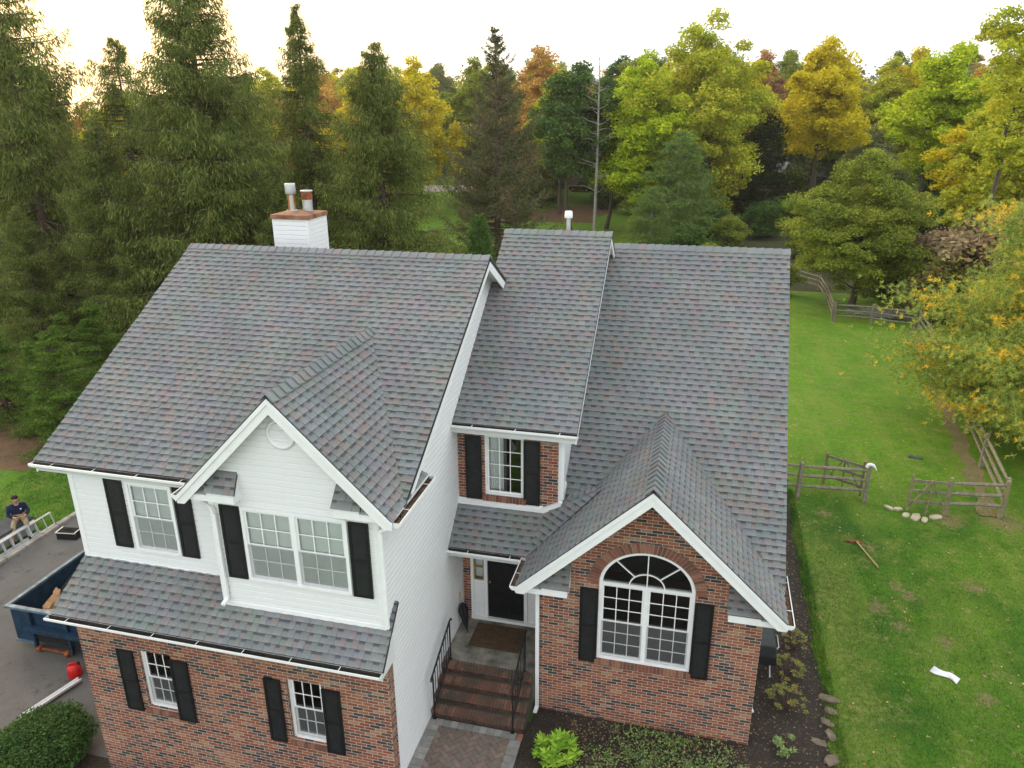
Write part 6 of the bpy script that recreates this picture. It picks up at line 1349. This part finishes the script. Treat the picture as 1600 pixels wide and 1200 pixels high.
# ================================================================== FAR THINGS
def car(x, y, rz):
    o = empty('parked_car', (x, y, G(x, y)), rz); tag(o, 'dark red car parked under the trees across the back lawn', 'car')
    M['carred'] = simple('dark_red_car_paint', (.16, .008, .012), .25, .2); mb = MB()
    mb.prism([(-2.2, .35), (-2.15, .85), (-1.5, .95), (1.2, 1.0), (2.1, .85), (2.25, .5), (2.2, .3), (-2.2, .3)], 'y', -.88, .88); mb.build('body', M['carred'], o, bevel=.08)
    mb = MB(); mb.hexa([(-1.7, -.82, .93), (.95, -.82, .97), (.95, .82, .97), (-1.7, .82, .93), (-1.1, -.66, 1.42), (.35, -.66, 1.44), (.35, .66, 1.44), (-1.1, .66, 1.42)]); mb.build('window_glass', simple('car_glass', (.03, .035, .04), .05, spec=.8), o, bevel=.05)
    mb = MB(); mb.box(-1.12, .37, -.67, .67, 1.41, 1.46); mb.build('roof', M['carred'], o, bevel=.03)
    for a in (-1.4, 1.4):
        for b in (-.86, .86):
            mb = MB(); mb.lathe([(0, -.1), (.33, -.1), (.35, 0), (.33, .1), (0, .1)], n=18, M=Matrix.Translation((a, b, .34)) @ Matrix.Rotation(R(90), 4, 'X')); w_ = mb.build('wheel', M['plastic_black'], o)
            mb = MB(); mb.lathe([(0, -.115), (.2, -.115), (.21, .115), (0, .115)], n=12, M=Matrix.Translation((a, b, .34)) @ Matrix.Rotation(R(90), 4, 'X')); mb.build('rim', M['alu'], w_)
    for s in (-.6, .6): mb = MB(); mb.box(2.17, 2.26, s-.2, s+.2, .62, .76); mb.build('headlight', M['paper'], o, bevel=.02)
car(-22.3, 141, R(165))
def farhouse(x, y, rz, L_, W_, h, hr, wall, roofm, label):
    o = empty('house', (x, y, G(x, y)), rz); tag(o, label, 'house'); mb = MB(); mb.box(-L_/2, L_/2, -W_/2, W_/2, -.5, h); mb.prism([(-W_/2, h), (W_/2, h), (0, h+hr)], 'x', -L_/2+.01, L_/2-.01); mb.build('wall', wall, o)
    mb = MB()
    for s in (-1, 1):
        a = Vector((0, s*(W_/2+.5), h-.12)); b = Vector((0, 0, h+hr+.12)); mb.idx([(-L_/2-.4, a.y, a.z), (L_/2+.4, a.y, a.z), (L_/2+.4, b.y, b.z), (-L_/2-.4, b.y, b.z), (-L_/2-.4, a.y, a.z-.15), (L_/2+.4, a.y, a.z-.15), (L_/2+.4, b.y, b.z-.15), (-L_/2-.4, b.y, b.z-.15)], ((0, 1, 2, 3), (7, 6, 5, 4), (0, 4, 5, 1), (1, 5, 6, 2), (3, 7, 4, 0)))
    rf = mb.build('roof', roofm, o); mb = MB(); mb.box(L_*.2, L_*.2+.9, -.4, .5, h+hr*.5, h+hr+1.1); mb.build('chimney', M['brickunit'], rf)
    n = int(L_/3)
    for i in range(n):
        cx_ = -L_/2+L_*(i+.5)/n; mb = MB(); mb.box(cx_-.6, cx_+.6, -W_/2-.05, -W_/2+.02, .9, 2.1); w_ = mb.build('window', M['trim'], o); mb = MB(); mb.box(cx_-.5, cx_+.5, -W_/2-.07, -W_/2-.055, 1.0, 2.0); mb.build('pane', M['black'], w_)
M['farroof'] = simple('pale_grey_roofing', (.48, .46, .49), .8, var=.25, sc=.7); M['farwall'] = simple('brown_house_wall', (.12, .09, .07), .9, var=.2)
farhouse(16.5, 139, R(-12), 17, 9, 2.8, 2.6, M['farwall'], M['farroof'], 'low neighbouring house with a pale grey roof half hidden by the golden tree')
farhouse(-2.5, 140, R(5), 13, 8, 3.2, 2.6, M['farwall'], M['farroof'], 'neighbouring house whose grey roof shows through the large locust')
M['redwall'] = simple('brick_red_wall', (.22, .08, .055), .9, var=.2)
farhouse(-56, 68, R(35), 16, 9, 3.2, 2.4, M['redwall'], M['farroof'], 'red-walled neighbouring house glimpsed through the left spruces')
o = empty('wooden_ladder', (37.6, 152, G(37.6, 152)), R(20)); tag(o, 'whitish wooden ladder leaning by the fallen logs on the far lawn', 'ladder')
for s in (-.35, .35): mb = MB(); mb.bar((s, 0, 0), (s+.9, .8, 4.6), .14, .14); mb.build('rail', M['paper'], o)
for i in range(1, 9): t = i/9; mb = MB(); mb.bar((-.35+.9*t, .8*t, 4.6*t), (.35+.9*t, .8*t, 4.6*t), .1, .1); mb.build('rung', M['paper'], o)
for x0, y0, x1, y1, r_, lab in ((40, 152, 49, 148, .45, 'fallen grey log beyond the ladder on the far lawn'), (2.6, 93.5, 6.6, 90.5, .24, 'fallen log lying on the lawn behind the right ridge')):
    mb = MB(); L_ = Vector((x1-x0, y1-y0, 0)); mb.tube([(0, 0, r_), tuple(L_*.5+Vector((0, .2, r_*1.3))), tuple(L_+Vector((0, 0, r_)))], [r_, r_*.85, r_*.5], 10); o = mb.build('log', M['palebark']); o.location = (x0, y0, G(x0, y0)); tag(o, lab, 'log')
# pile of brushwood outside the far fence
g = np.random.default_rng(15); mb = MB()
for i in range(160):
    c = g.normal(size=3)*np.array([1.1, .5, .18]); a = g.uniform(0, 3.14); d = np.array([math.cos(a), math.sin(a)*.6, g.uniform(-.2, .2)])*g.uniform(.4, 1.0); mb.tube([tuple(c-d), tuple(c+d)], [.02, .008], 4, cap=False)
o = mb.build('brush_pile', M['palebark'], fixn=False); o.location = (12.1, 53.2, G(12.1, 53.2)+.35); o['kind'] = 'stuff'; tag(o, 'heap of cut branches outside the far fence', 'brush pile')

# thin evening haze
mb = MB(); mb.box(-420, 420, -70, 560, -8, 34); hz = mb.build('haze', bpy.data.materials.new('haze')); hz['kind'] = 'stuff'
hm = hz.data.materials[0]; hm.use_nodes = True; nt = hm.node_tree; nt.nodes.remove(nt.nodes['Principled BSDF'])
pv = nt.nodes.new('ShaderNodeVolumePrincipled'); pv.inputs['Density'].default_value = .00022; pv.inputs['Color'].default_value = (.97, .95, .90, 1); pv.inputs['Anisotropy'].default_value = .45
nt.links.new(pv.outputs[0], nt.nodes['Material Output'].inputs['Volume'])
